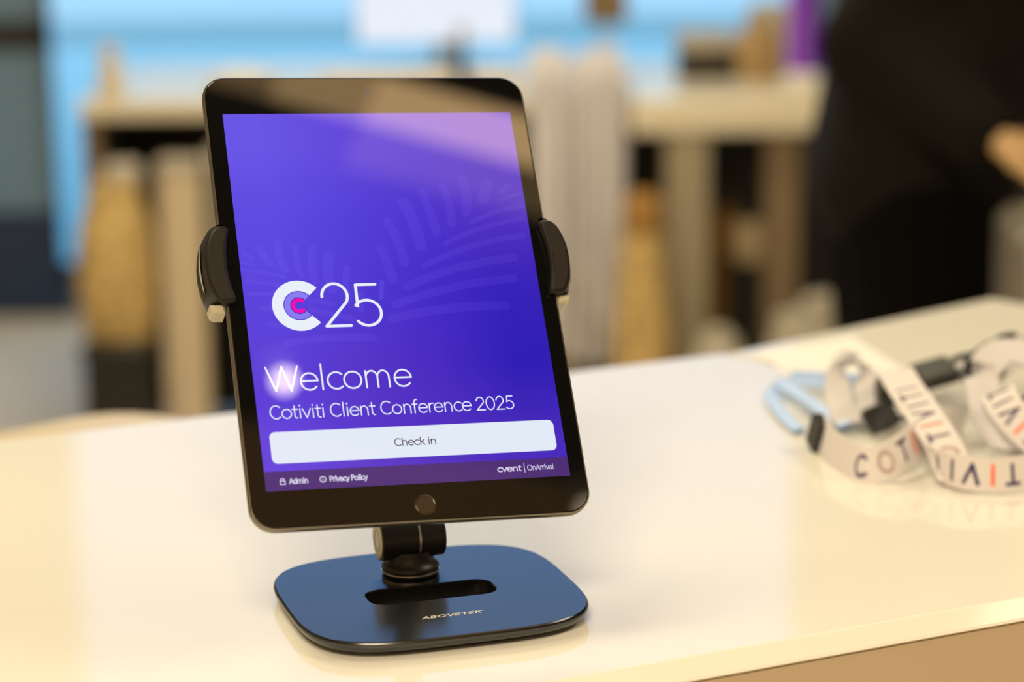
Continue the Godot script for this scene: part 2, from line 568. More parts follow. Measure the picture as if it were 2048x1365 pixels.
	for q in [[-70.4, -100.3, -68.0, -100.3], [-68.0, -100.3, -68.0, -102.0], [-68.0, -102.0, -70.4, -102.0], [-70.4, -102.0, -70.4, -100.3], [-70.1, -100.3, -70.1, -99.4], [-70.1, -99.4, -69.2, -98.9], [-69.2, -98.9, -68.3, -99.4], [-68.3, -99.4, -68.3, -100.3]]:
		c.seg(px.call(q[0], q[1]), px.call(q[2], q[3]), 0.25 * k)
	c.ink(pale)
	var info: Vector2 = px.call(-49.1, -100.4)
	c.ring(info, 1.2 * k, 1.72 * k, 0.0, 0.0, pale)
	c.seg(px.call(-49.1, -100.3), px.call(-49.1, -101.1), 0.22 * k)
	c.seg(px.call(-49.1, -99.6), px.call(-49.1, -99.65), 0.25 * k)
	c.ink(pale)
	return c.image()

func strap_picture() -> Image:
	var k := 5.0       # pixels per millimetre; one repeat is 200 mm by 20 mm
	var im := Image.create_empty(1000, 100, false, Image.FORMAT_RGB8)
	im.fill(Color8(218, 212, 214))
	var c := Canvas.new(im)
	var px := func(x: float, y: float) -> Vector2: return Vector2(x * k, (20.0 - y) * k)
	var x := 8.0
	var cols := [Color8(72, 56, 96), Color8(176, 150, 150), Color8(66, 52, 92), Color8(246, 104, 62), Color8(48, 34, 92), Color8(62, 48, 84), Color8(70, 58, 84), Color8(66, 52, 84)]
	var text := "COTIVITI"
	for i in 8:
		var wd := float(letter_lines(text[i])[1]) * 11.0
		write(c, text[i], x, x + wd, 4.5, 11.0, 2.3, cols[i], px, k)
		x += wd + 6.5
	return c.image()

# ------------------------------------------------------------------ room
func room() -> void:
	var st := ST()
	block(st, Vector3(0, -0.05, -2.1), Vector3(7.4, 0.1, 9.6), 0.001)
	struct("floor", st, M.carpet, "beige grey carpet floor")
	st = ST()
	block(st, Vector3(0, 3.56, -2.1), Vector3(7.4, 0.12, 9.6), 0.001)
	struct("ceiling", st, M.ceiling_black, "black painted ceiling")
	st = ST()
	block(st, Vector3(0, 1.75, -6.82), Vector3(7.4, 3.5, 0.14), 0.001)
	struct("wall_back", st, M.wall_grey, "glossy blue-grey back wall beside the video wall")
	st = ST()
	block(st, Vector3(-3.63, 1.75, -2.1), Vector3(0.14, 3.5, 9.3), 0.001)
	struct("wall_left", st, M.wall_warm, "warm beige side wall")
	st = ST()
	block(st, Vector3(3.63, 1.75, -2.1), Vector3(0.14, 3.5, 9.3), 0.001)
	struct("wall_right", st, M.wall_dark, "dark side wall")
	st = ST()
	block(st, Vector3(0, 1.75, 2.63), Vector3(7.1, 3.5, 0.14), 0.001)
	struct("wall_front", st, M.wall_warm, "warm beige wall behind the camera")
	st = ST()
	block(st, Vector3(-2.4, 0.15, -6.73), Vector3(2.3, 0.30, 0.03), 0.006)
	struct("baseboard_back", st, M.navy, "dark navy plinth along the foot of the back wall")
	st = ST()
	block(st, Vector3(-2.4, 0.80, -6.735), Vector3(2.24, 0.075, 0.02), 0.004)
	struct("trim_1", st, M.wall_dark, "dark rail across the grey wall left of the video wall")
	st = ST()
	block(st, Vector3(2.25, 1.75, -6.70), Vector3(2.5, 3.5, 0.06), 0.002)
	struct("trim_2", st, M.wall_dark, "dark curtain panel right of the video wall")

func video_wall() -> void:
	# a sea view on a large screen: sky, a band of darker sea, paler shallows
	var t := thing("video_wall", "huge glowing light blue video wall behind the desk", "screen", Transform3D(Basis(), Vector3(-0.228, 0.16, -6.70)))
	var st := ST()
	block(st, Vector3(0, 1.60, 0), Vector3(2.07, 3.20, 0.09), 0.004)
	put("cabinet", st, M.black_plastic, t)
	var im := Image.create_empty(4, 256, false, Image.FORMAT_RGB8)
	for y in 256:
		var h := 0.16 + 3.20 * (1.0 - y / 255.0)
		var c := Color8(158, 211, 248)
		if h < 0.75:
			c = Color8(84, 160, 204).lerp(Color8(130, 198, 238), clampf((h - 0.2) / 0.5, 0, 1))
		elif h < 0.83:
			c = Color8(112, 172, 206)
		elif h > 1.15:
			c = c.lerp(Color8(112, 172, 250), clampf((h - 1.15) / 0.8, 0, 1))
		for x in 4:
			im.set_pixel(x, y, c)
	var m := mat(Color(0.01, 0.01, 0.01), 0.6)
	m.emission_enabled = true
	m.emission = Color.BLACK
	m.emission_texture = ImageTexture.create_from_image(im)
	m.emission_energy_multiplier = 1.1
	put("screen_face", sheet(2.05, 3.18, 0.0), m, t, Transform3D(Basis(), Vector3(0, 1.60, 0.0465)))
	area_light("video_wall_light", Vector3(-0.228, 1.76, -6.64), Basis(Vector3(-1, 0, 0), Vector3(0, 1, 0), Vector3(0, 0, -1)), Vector2(2.05, 3.18), Color(0.05, 0.09, 0.12))

# a flat rectangle facing +z with u to the right and v downwards
func sheet(w: float, h: float, z: float) -> SurfaceTool:
	var st := ST()
	for q in [[-1, 1], [1, 1], [1, -1], [-1, 1], [1, -1], [-1, -1]]:
		st.set_uv(Vector2((q[0] + 1) / 2.0, (1 - q[1]) / 2.0))
		st.add_vertex(Vector3(q[0] * w / 2, q[1] * h / 2, z))
	return st

# an area light of a given radiance; it shines along -z of its basis
func area_light(called: String, at: Vector3, b: Basis, size: Vector2, radiance: Color) -> void:
	var l := AreaLight3D.new()
	l.name = called
	l.area_size = size
	var most := maxf(radiance.r, maxf(radiance.g, radiance.b))
	l.light_color = Color(radiance.r / most, radiance.g / most, radiance.b / most).linear_to_srgb()
	l.area_normalize_energy = true
	l.light_energy = most * size.x * size.y / PI
	l.shadow_enabled = true
	l.area_range = 12.0
	l.transform = Transform3D(b, at)
	add_child(l)

const DOWN := Basis(Vector3(1, 0, 0), Vector3(0, 0, -1), Vector3(0, 1, 0))
const WARM := Color(1.0, 0.845, 0.565)

func ceiling_panel(at: Vector3, size: Vector2, radiance: float, label: String) -> void:
	var t := thing("ceiling_light", label, "light", Transform3D(Basis(), at), "ceiling light panels")
	var st := ST()
	block(st, Vector3(0, -0.005, 0), Vector3(size.x + 0.04, 0.02, size.y + 0.04), 0.004)
	put("frame", st, M.silver_rim, t)
	st = ST()
	block(st, Vector3(0, -0.018, 0), Vector3(size.x, 0.008, size.y), 0.002)
	put("diffuser", st, glow(WARM, 0.6), t)
	area_light("ceiling_panel_light", at + Vector3(0, -0.026, 0), DOWN, size, Color(WARM.r, WARM.g, WARM.b) * radiance)

func ceiling_fittings() -> void:
	# beige soffits, a linear lamp with added dimmer lengths and two downlights, which the tablet's glass mirrors
	var st := ST()
	block(st, Vector3(0.0, 3.488, 1.33), Vector3(6.9, 0.025, 2.36), 0.004)
	struct("trim_3", st, M.soffit, "beige ceiling soffit over the front of the counter")
	st = ST()
	block(st, Vector3(-0.9, 3.488, -0.40), Vector3(3.0, 0.025, 0.16), 0.004)
	struct("trim_4", st, M.soffit, "narrow beige ceiling strip in line with the linear lamp")
	var t := thing("linear_lamp", "long warm linear lamp on the ceiling to the right of the counter", "light", Transform3D(Basis(), Vector3(1.2, 3.49, -0.47)))
	st = ST()
	block(st, Vector3(0.02, -0.004, 0.045), Vector3(1.32, 0.03, 0.20), 0.004)
	put("housing", st, M.black_plastic, t)
	var lamp := Color(1.0, 0.64, 0.29)
	for q in [[-0.62, -0.46, 2.2, 0.0, 0.085], [-0.46, -0.30, 5.0, 0.0, 0.085], [-0.30, 0.66, 8.8, 0.0, 0.085], [-0.30, 0.66, 1.3, 0.085, 0.075]]:  # dim end lengths and second row added to soften the mirrored band
		st = ST()
		block(st, Vector3((q[0] + q[1]) / 2, -0.021, q[3]), Vector3(q[1] - q[0] - 0.004, 0.008, q[4]), 0.002)
		put("diffuser", st, glow(lamp, 0.1 * q[2]), t)
		area_light("linear_lamp_light", Vector3(1.2 + (q[0] + q[1]) / 2, 3.462, -0.47 + q[3]), DOWN, Vector2(q[1] - q[0], q[4]), lamp * (0.9 * float(q[2])))
	downlight(Vector3(0.943, 3.5, 0.038), 0.0165, "round downlight in the black ceiling nearest the linear lamp")
	downlight(Vector3(1.592, 3.5, 0.170), 0.005, "dim round downlight beside the beige soffit")

func downlight(at: Vector3, radiance: float, label: String) -> void:
	var t := thing("downlight", label, "light", Transform3D(Basis(), at), "ceiling downlights")
	var st := ST()
	lathe(st, Transform3D(UP, Vector3.ZERO), [Vector2(0.048, 0.0), Vector2(0.048, -0.006), Vector2(0.046, -0.008), Vector2(0.034, -0.008), Vector2(0.03, 0.0)].map(func(v): return Vector2(v.x, v.y)), 32)
	put("rim", st, M.black_plastic, t)
	st = ST()
	lathe(st, Transform3D(UP, Vector3.ZERO), [Vector2(0.026, -0.010), Vector2(0.026, -0.006)], 32)
	put("lens", st, glow(Color(1.0, 0.80, 0.58), 1.0), t)
	var l := SpotLight3D.new()
	l.name = "downlight_beam"
	l.light_color = Color(1.0, 0.80, 0.58).linear_to_srgb()
	l.light_energy = radiance
	l.light_size = 0.014
	l.spot_angle = 60.0
	l.spot_range = 12.0
	l.spot_attenuation = 2.0
	l.shadow_enabled = true
	l.transform = Transform3D(Basis(Vector3(1, 0, 0), -PI / 2), at + Vector3(0, -0.06, 0))
	add_child(l)

# ------------------------------------------------------------------ counters
func slab(st: SurfaceTool, o: PackedVector2Array, y0: float, y1: float, bev: float) -> void:
	# outline given as (x, z), clockwise or not; lies flat between two heights
	var p := PackedVector2Array()
	for q in o:
		p.append(Vector2(q.x, -q.y))
	if Geometry2D.is_polygon_clockwise(p):
		p.reverse()
	var r := []
	for i in 4:
		var t := PI / 2 * i / 3.0
		r.append([shrink(p, bev * (1.0 - sin(t))), y0 + bev * (1.0 - cos(t))])
	for i in 4:
		var t := PI / 2 * i / 3.0
		r.append([shrink(p, bev * (1.0 - cos(t))), y1 - bev * (1.0 - sin(t))])
	loft(st, Transform3D(UP, Vector3.ZERO), r, true)

func counters() -> void:
	# two mitred counter units; the joint runs from the back edge towards the right
	var f0 := Vector2(-1.35, -0.452)
	var f1 := Vector2(0.62, -1.360)
	var b0 := Vector2(-1.2, -1.187)
	var b1 := Vector2(0.1595, -1.766)
	f0 = Vector2(0.048, -1.097) + (Vector2(0.265, -1.197) - Vector2(0.048, -1.097)).normalized() * -1.5
	f1 = Vector2(0.048, -1.097) + (Vector2(0.265, -1.197) - Vector2(0.048, -1.097)).normalized() * 0.50
	b0 = Vector2(0.1595, -1.766) + (Vector2(-0.337, -1.537) - Vector2(0.1595, -1.766)).normalized() * 1.6
	var t := thing("reception_counter", "large glossy white reception counter unit carrying the tablet stand", "counter")
	var st := ST()
	var fn := (f1 - f0).normalized()
	var out := Vector2(-fn.y, fn.x)
	if out.y < 0:
		out = -out
	out *= 0.0095
	var rings := []
	for q in [[out, 0.0012, CT - 0.0098], [out, 0.0, CT - 0.0088], [out * 0.93, 0.0002, CT - 0.0076], [out * 0.06, 0.0002, CT - 0.0003], [Vector2.ZERO, 0.0009, CT]]:
		var o := PackedVector2Array()
		for p in [f0 + q[0], f1 + q[0], b1, b0]:
			o.append(Vector2(p.x, -p.y))
		if Geometry2D.is_polygon_clockwise(o):
			o.reverse()
		rings.append([shrink(o, q[1]), q[2]])
	loft(st, Transform3D(UP, Vector3.ZERO), rings)
	put("worktop", st, M.counter, t)
	st = ST()
	var n := (f1 - f0).normalized()
	var inn := out * -0.29
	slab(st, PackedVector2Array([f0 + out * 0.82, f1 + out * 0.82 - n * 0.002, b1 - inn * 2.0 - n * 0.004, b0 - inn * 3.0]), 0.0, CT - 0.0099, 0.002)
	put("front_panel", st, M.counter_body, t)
	# second unit
	t = thing("reception_counter", "second glossy white counter unit beyond the mitred joint on the right", "counter")
	var jn := (f1 - b1).normalized()
	var off := Vector2(-jn.y, jn.x)
	if off.x < 0:
		off = -off
	var g := off * 0.006
	var b2 := Vector2(0.397, -1.957)
	st = ST()
	slab(st, PackedVector2Array([f1 + g, Vector2(1.5, -1.72), Vector2(1.45, -1.72 - 0.35), b2 + Vector2(0.12, 0.13), b2, b1 + g]), CT - 0.0125, CT, 0.0025)
	put("worktop", st, M.counter, t)
	st = ST()
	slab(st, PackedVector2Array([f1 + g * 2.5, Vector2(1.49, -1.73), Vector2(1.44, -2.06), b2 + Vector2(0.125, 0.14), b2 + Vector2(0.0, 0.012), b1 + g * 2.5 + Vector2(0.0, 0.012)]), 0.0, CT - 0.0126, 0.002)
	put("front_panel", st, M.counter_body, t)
	# lower side counter with a rounded end, behind on the left
	var dirn := (Vector2(-0.316, -1.889) - Vector2(-0.399, -1.817)).normalized()
	var nn := Vector2(dirn.y, -dirn.x)
	if nn.y > 0:
		nn = -nn
	var c0 := Vector2(-0.310, -1.875)
	var o := PackedVector2Array()
	o.append(c0 - dirn * 0.5 - nn * 0.16)
	var mid := c0 - dirn * 0.045 - nn * 0.08
	for i in 13:
		var a := -PI / 2 + PI * i / 12.0
		o.append(mid + dirn * 0.06 * cos(a) + nn * 0.08 * sin(a))
	o.append(c0 - dirn * 0.5)
	t = thing("side_counter", "cream side counter with a rounded end behind the counter at left", "counter")
	st = ST()
	slab(st, o, 0.933, 0.958, 0.008)
	put("worktop", st, mat(Color(0.60, 0.50, 0.34), 0.4), t)
	st = ST()
	var o2 := PackedVector2Array()
	for q in o:
		o2.append(q * 0.985 + (mid - dirn * 0.25) * 0.015)
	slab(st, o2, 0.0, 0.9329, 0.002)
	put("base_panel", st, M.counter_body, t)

# ------------------------------------------------------------------ tablet and stand
const TABLET := Transform3D(Basis(Vector3(0.95602, -0.042793, -0.290163), Vector3(-0.13558, 0.81278, -0.566574), Vector3(0.260084, 0.580996, 0.771232)), Vector3(-0.060136, 1.183612, -1.212055))
const STAND_AT := Vector3(-0.0446, CT, -1.1921)
const STAND_TURN := 0.3054

func tablet() -> void:
	var t := thing("tablet", "tablet with black bezel showing a purple welcome screen, clamped upright in the stand", "tablet", TABLET.orthonormalized())
	var w := 0.1741
	var h := 0.2506
	var st := ST()
	var o := rrect(w, h, 0.0125, 10)
	loft(st, Transform3D(), [[shrink(o, 0.0035), -0.0075], [shrink(o, 0.0015), -0.0070], [shrink(o, 0.0003), -0.0055], [o, -0.0035], [o, -0.0013], [shrink(o, 0.0007), -0.0005]], false)
	put("body", st, M.space_grey, t)
	st = ST()
	loft(st, Transform3D(), [[shrink(o, 0.0010), -0.0006], [shrink(o, 0.0010), -0.0002], [shrink(o, 0.0014), 0.0]], true)
	var g := put("front_glass", st, M.glass_black, t)
	g.set_meta("label", "glossy black glass bezel")
	var m := mat(Color(0.004, 0.004, 0.004), 0.015)
	m.emission_enabled = true
	m.emission = Color.BLACK
	m.emission_texture = ImageTexture.create_from_image(screen_picture())
	var s := put("screen", sheet(0.1558, 0.2084, 0.0), m, t, Transform3D(Basis(), Vector3(0, -0.0011, 0.00006)))
	s.set_meta("label", "lit purple welcome screen")
	st = ST()
	lathe(st, Transform3D(Basis(), Vector3(0.0007, -0.1165, 0)), [Vector2(0.0053, -0.0003), Vector2(0.0053, 0.00012), Vector2(0.0049, 0.00016), Vector2(0.0047, 0.0001), Vector2(0.001, 0.00006)], 40)
	var hb := put("home_button", st, mat(Color(0.012, 0.010, 0.008), 0.12), t)
	st = ST()
	lathe(st, Transform3D(Basis(), Vector3(0.0007, -0.1165, 0)), [Vector2(0.0054, 0.0), Vector2(0.0054, 0.00016), Vector2(0.0051, 0.0002), Vector2(0.0050, 0.0001)], 40)
	put("button_ring", st, mat(Color(0.10, 0.08, 0.06), 0.2, 0.8), hb)
	st = ST()
	lathe(st, Transform3D(Basis(), Vector3(0.0008, 0.115, 0)), [Vector2(0.0017, -0.0002), Vector2(0.0017, 0.00008), Vector2(0.0003, 0.0001)], 24)
	put("camera_lens", st, mat(Color(0.16, 0.14, 0.17), 0.3), t)

func tablet_stand() -> void:
	var frame := Transform3D(Basis(Vector3.UP, STAND_TURN), STAND_AT)
	var t := thing("tablet_stand", "black metal tablet stand with a wide rounded base plate on the white counter", "stand", frame)
	# base plate: squircle with an angled slot cut through it
	var n := 96
	var slot := PackedVector2Array()
	var raw := rrect(0.0675, 0.0245, 0.0085, 4)
	# slot points resampled by angle so that they match the rim
	var rim := superellipse(0.0759, 0.0713, 3.7, n)
	var sc := Vector2(0.0005, -0.0023)
	for i in n:
		var dirn := (rim[i] - sc)
		var far := sc + dirn * 2.0
		var best := Vector2.ZERO
		for k in raw.size():
			var hit = Geometry2D.segment_intersects_segment(sc, far, raw[k] + sc, raw[(k + 1) % raw.size()] + sc)
			if hit != null:
				best = hit
		slot.append(best)
	var xf := Transform3D(UP, Vector3.ZERO)
	var st := ST()
	loft(st, xf, [[shrink(rim, 0.009), 0.0022], [shrink(rim, 0.005), 0.0024], [shrink(rim, 0.0018), 0.0038], [shrink(rim, 0.0003), 0.0060], [rim, 0.0074], [shrink(rim, 0.0003), 0.0083], [shrink(rim, 0.0011), 0.0090]], false, true, false)
	var top := shrink(rim, 0.0011)
	var lip := PackedVector2Array()
	for q in slot:
		lip.append(sc + (q - sc) * Vector2(1.012, 1.035))
	for j in n:
		var k := (j + 1) % n
		quad(st, xf * Vector3(lip[j].x, lip[j].y, 0.009), xf * Vector3(top[j].x, top[j].y, 0.009), xf * Vector3(top[k].x, top[k].y, 0.009), xf * Vector3(lip[k].x, lip[k].y, 0.009), 50)
	var bp := put("base_plate", st, M.black_anodised, t)
	st = ST()
	for j in n:
		var k := (j + 1) % n
		var d0 := slot[j]
		var d1 := slot[k]
		quad(st, xf * Vector3(d0.x, d0.y, 0.0083), xf * Vector3(lip[j].x, lip[j].y, 0.009), xf * Vector3(lip[k].x, lip[k].y, 0.009), xf * Vector3(d1.x, d1.y, 0.0083), 3)
		quad(st, xf * Vector3(d0.x, d0.y, 0.0026), xf * Vector3(d0.x, d0.y, 0.0083), xf * Vector3(d1.x, d1.y, 0.0083), xf * Vector3(d1.x, d1.y, 0.0026), 4)
	cap(st, xf, slot, 0.0026, true)
	put("slot_liner", st, M.black_gloss, bp)
	st = ST()
	var foot := superellipse(0.066, 0.0615, 3.7, 72)
	loft(st, xf, [[foot, 0.0], [foot, 0.0022]])
	put("rubber_foot", st, M.rubber, t)
	# maker's lettering on the front of the plate, drawn in millimetres
	st = ST()
	var ll := letter_lines("ABOVETEK", 0.12)
	var sx := 30.5 / float(ll[1])
	var lift := 0.0
	for lines in ll[0]:
		for line in lines:
			lift += 0.0015
			var p := PackedVector2Array()
			for q in line:
				p.append(Vector2(q.x * sx - 15.2 + q.y * 1.1, q.y * 3.1 - 42.2))
			var cn: int = p.size()
			p[0] -= (p[1] - p[0]).normalized() * 0.22
			p[cn - 1] += (p[cn - 1] - p[cn - 2]).normalized() * 0.22
			var lf := PackedVector3Array()
			var rt := PackedVector3Array()
			for i in cn:
				var d0 := (p[i] - p[maxi(i - 1, 0)]).normalized()
				var d1 := (p[mini(i + 1, cn - 1)] - p[i]).normalized()
				var m := Vector2(-d0.y - d1.y, d0.x + d1.x).normalized()
				var k := 0.36 / maxf(0.45, absf(m.dot(Vector2(-d1.y, d1.x)) if i < cn - 1 else m.dot(Vector2(-d0.y, d0.x))))
				lf.append(Vector3(p[i].x + m.x * k, lift, -p[i].y - m.y * k))
				rt.append(Vector3(p[i].x - m.x * k, lift, -p[i].y + m.y * k))
			for i in cn - 1:
				quad(st, rt[i], rt[i + 1], lf[i + 1], lf[i])
	for i in 10:
		var a := Vector2(16.8, -39.0)
		var p0 := a + Vector2(cos(TAU * i / 10), sin(TAU * i / 10)) * 0.6
		var p1 := a + Vector2(cos(TAU * (i + 1) / 10), sin(TAU * (i + 1) / 10)) * 0.6
		tri(st, Vector3(a.x, 0, -a.y), Vector3(p0.x, 0, -p0.y), Vector3(p1.x, 0, -p1.y))
	put("lettering", st, M.white_print, t, Transform3D(Basis().scaled(Vector3.ONE * 0.001), Vector3(0, 0.00906, 0)))
	# swivel foot with a pale ring
	var fx := Transform3D(UP, Vector3(-0.0009, 0.009, -0.0326))
	st = ST()
	lathe(st, fx, [Vector2(0.0138, 0.0), Vector2(0.0146, 0.0012), Vector2(0.0147, 0.0019), Vector2(0.0151, 0.0022), Vector2(0.0152, 0.0046), Vector2(0.0140, 0.0058), Vector2(0.0126, 0.0074), Vector2(0.0120, 0.0105), Vector2(0.0118, 0.0135)], 48, false)
	var sf := put("swivel_foot", st, M.black_plastic, t)
	st = ST()
	lathe(st, fx, [Vector2(0.0146, 0.0016), Vector2(0.01535, 0.0017), Vector2(0.01535, 0.0024), Vector2(0.0148, 0.0025)], 48)
	var rg := put("ring", st, M.silver_rim, sf)
	rg.set_meta("label", "pale metal ring")
	# hinge barrel across the foot
	hinge(t, Vector3(-0.0009, 0.0285, -0.0326), 0.0345, 0.0112)
	# arm up behind the tablet, in the stand's frame
	var inv := frame.affine_inverse()
	var back: Vector3 = inv * (TABLET * Vector3(0, 0.012, -0.036))
	var b0 := Vector3(-0.0009, 0.0285, -0.0326)
	st = ST()
	tube(st, [b0 + Vector3(0, 0.004, 0), b0.lerp(back, 0.3), b0.lerp(back, 0.7), back], [0.0075, 0.0072, 0.0072, 0.0075], 16)
	put("arm", st, M.black_anodised, t)
	hinge(t, back, 0.030, 0.0105)
	# holder, in the tablet's frame
	var loc := inv * TABLET.orthonormalized()
	st = ST()
	block(st, Vector3(0, 0, 0), Vector3(0.062, 0.016, 0.058), 0.004, 0.008, Transform3D(Basis(Vector3(1, 0, 0), PI / 2), Vector3(0, 0.012, -0.0185)))
	put("holder_plate", st, M.black_plastic, t, loc)
	st = ST()
	block(st, Vector3(0, 0, 0), Vector3(0.178, 0.006, 0.022), 0.002, 0.003, Transform3D(Basis(Vector3(1, 0, 0), PI / 2), Vector3(0, 0.012, -0.0125)))
	put("slide_bar", st, M.black_plastic, t, loc)
	for side in [-1.0, 1.0]:
		clamp_jaw(t, loc, side)

func hinge(t: Node3D, at: Vector3, length: float, r: float) -> void:
	var ax := Transform3D(Basis(Vector3(0, 1, 0), Vector3(0, 0, 1), Vector3(1, 0, 0)), at)
	var l := length / 2
	var st := ST()
	lathe(st, ax, [Vector2(r * 0.9, -l + 0.0002), Vector2(r * 0.96, -l), Vector2(r, -l + 0.0006), Vector2(r, l - 0.0006), Vector2(r * 0.95, l)], 48, true)
	var b := put("hinge_barrel", st, M.black_plastic, t)
	st = ST()
	lathe(st, ax, [Vector2(r * 0.9, -l + 0.001), Vector2(r * 0.9, -l - 0.0003), Vector2(r * 0.87, -l - 0.0005)].map(func(v): return Vector2(v.x, -v.y)), 48)
	# end cap faces -x: turn it round
	var c := put("end_cap", st, M.cap_plastic, b, Transform3D(Basis(Vector3.UP, PI), Vector3(2 * at.x, 0, 2 * at.z)))
	c.set_meta("label", "pale round end cap")
	st = ST()
	lathe(st, ax, [Vector2(r * 0.5, l + 0.0004), Vector2(r * 0.5, l + 0.0006), Vector2(r * 0.47, l + 0.0006), Vector2(r * 0.47, l + 0.0004)], 40, true)
	put("end_ring", st, M.black_plastic, b, Transform3D(Basis(Vector3.UP, PI), Vector3(2 * at.x, 0, 2 * at.z)))
	st = ST()
	lathe(st, ax, [Vector2(r * 0.98, 0.0024), Vector2(r * 1.008, 0.0025), Vector2(r * 1.008, 0.0036), Vector2(r * 0.98, 0.0037)], 48)
	var q := put("hinge_ring", st, M.silver_rim, b)
	q.set_meta("label", "pale metal ring")

func clamp_jaw(t: Node3D, loc: Transform3D, side: float) -> void:
	# front pad outline in the tablet's plane, millimetres, for the left jaw (mirrored for the right)
	var pts := [Vector2(-82.6, 34.6), Vector2(-83.4, 36.2), Vector2(-85.4, 36.8), Vector2(-88.4, 36.4), Vector2(-91.2, 34.2), Vector2(-93.6, 29.5), Vector2(-95.2, 24.0), Vector2(-95.9, 17.5), Vector2(-95.6, 10.0), Vector2(-94.6, 4.0), Vector2(-92.8, -1.0), Vector2(-91.0, -4.0), Vector2(-89.0, -5.3), Vector2(-84.2, -5.6), Vector2(-82.8, -4.8), Vector2(-82.6, -3.0), Vector2(-83.4, 0.5), Vector2(-84.5, 6.0), Vector2(-85.1, 12.0), Vector2(-85.1, 18.0), Vector2(-84.5, 25.0), Vector2(-83.2, 31.5)]
	var front := PackedVector2Array()
	for p in pts:
		front.append(Vector2(p.x * -side, p.y) * 0.001 if side > 0 else p * 0.001)
	var sm := PackedVector2Array()
	for i in front.size():
		var a := front[(i + front.size() - 1) % front.size()]
		var b := front[i]
		var c := front[(i + 1) % front.size()]
		var d := front[(i + 2) % front.size()]
		for k in 3:
			sm.append(b.cubic_interpolate(c, a, d, k / 3.0))
	if Geometry2D.is_polygon_clockwise(sm):
		sm.reverse()
	var st := ST()
	# side body wrapping back round the tablet's edge, wider towards the back
	var outer := [Vector2(-0.0868, 0.0420), Vector2(-0.0906, 0.0400), Vector2(-0.0932, 0.0362), Vector2(-0.0955, 0.0318), Vector2(-0.0973, 0.0260), Vector2(-0.0984, 0.0190), Vector2(-0.0986, 0.0120), Vector2(-0.0979, 0.0055), Vector2(-0.0966, 0.0), Vector2(-0.0952, -0.0042)]
	var loops := []
	for q in [[0.0016, 0.0026, 0.90], [-0.0025, 0.0012, 0.96], [-0.0075, 0.0002, 1.0], [-0.0105, 0.0, 1.0], [-0.0135, 0.0012, 0.97]]:
		var o := PackedVector2Array()
		for p in outer:
			o.append(Vector2((p.x + float(q[1])) * side * -1.0, 0.016 + (p.y - 0.016) * float(q[2])))
		o.append(Vector2(0.0876 * side, 0.016 + (-0.0042 - 0.016) * float(q[2])))
		o.append(Vector2(0.0876 * side, 0.016 + (0.0410 - 0.016) * float(q[2])))
		if Geometry2D.is_polygon_clockwise(o):
			o.reverse()
		loops.append([o, q[0]])
	loops.reverse()
	st = ST()
	loft(st, Transform3D(), loops, false)
	var body := put("clamp_jaw", st, M.black_plastic, t, loc)
	st = ST()
	loft(st, Transform3D(), [[shrink(sm, 0.0006), 0.0006], [sm, 0.0012], [sm, 0.0034], [shrink(sm, 0.0006), 0.0043], [shrink(sm, 0.0018), 0.0049]], false)
	put("grip_pad", st, M.rubber, body)
	# lens-shaped polished recess in the outer side
	for q in [["recess", 0.0030, 0.0003, 0.0, M.black_gloss], ["recess_trim", 0.0009, 0.0006, 0.0016, M.cap_plastic]]:
		st = ST()
		var rows := []
		for i in 15:
			var u := i / 14.0
			var wv: float = float(q[1]) * sqrt(maxf(sin(PI * u), 0.0))
			var y := lerpf(0.0290, 0.0020, u)
			var bx := 0.0965 + 0.0012 * sin(PI * u) + float(q[2])
			var zc := -0.0046 + float(q[3])
			rows.append([Vector3((bx + 0.22 * wv - 0.2 * float(q[3])) * side, y, zc - wv), Vector3((bx - 0.22 * wv - 0.2 * float(q[3])) * side, y, zc + wv)])
		for i in 14:
			if side < 0:
				quad(st, rows[i][0], rows[i + 1][0], rows[i + 1][1], rows[i][1], 1)
			else:
				quad(st, rows[i][1], rows[i + 1][1], rows[i + 1][0], rows[i][0], 1)
		put(q[0], st, q[4], body)
	# lower end of the jaw; its pale colour paints in bounce from the counter
	st = ST()
	var lb := PackedVector2Array([Vector2(-0.0876, -0.0043), Vector2(-0.0951, -0.0043), Vector2(-0.0946, -0.0065), Vector2(-0.0937, -0.0082), Vector2(-0.0920, -0.0090), Vector2(-0.0876, -0.0092)])
	if side > 0:
		for i in lb.size():
			lb[i].x = -lb[i].x
	if Geometry2D.is_polygon_clockwise(lb):
		lb.reverse()
	loft(st, Transform3D(), [[shrink(lb, 0.0008), -0.0134], [lb, -0.0126], [lb, -0.0020], [shrink(lb, 0.0010), -0.0010]], true)
	var q := put("jaw_foot", st, M.cap_plastic, body)
	q.set_meta("label", "lower end of the jaw with counter bounce painted in as a pale colour")

# ------------------------------------------------------------------ lanyards on the counter
func clip(parent: Node, at: Vector3, turn: Vector3, s := 1.0, hooked := true) -> void:
	# black plastic clip: buckle, loop and hook
	var xf := Transform3D(Basis.from_euler(turn), at)
	var st := ST()
	block(st, Vector3(0, 0, 0), Vector3(0.022, 0.008, 0.018) * s, 0.0015, 0.003)
	var b := put("clip", st, M.black_plastic, parent, xf)
	if not hooked:
		return
	st = ST()
	var ring := []
	var rr := []
	for i in 15:
		var a := deg_to_rad(-150.0 + 300.0 * i / 14.0)
		ring.append(Vector3(0.009 * s + 0.011 * s + 0.011 * s * -cos(a), 0, 0.008 * s * sin(a)))
		rr.append(0.0018 * s)
	tube(st, ring, rr, 8)
	put("hook", st, M.black_plastic, b)

func strap_thing(called: String, label: String, pts: Array, dirs: Array, width: float, m: Material, u0: float, group := "") -> Node3D:
	var t := thing(called, label, "lanyard", Transform3D(), group)
	var st := ST()
	ribbon(st, pts, dirs, width, 0.0007, u0)
	put("strap", st, m, t)
	return t

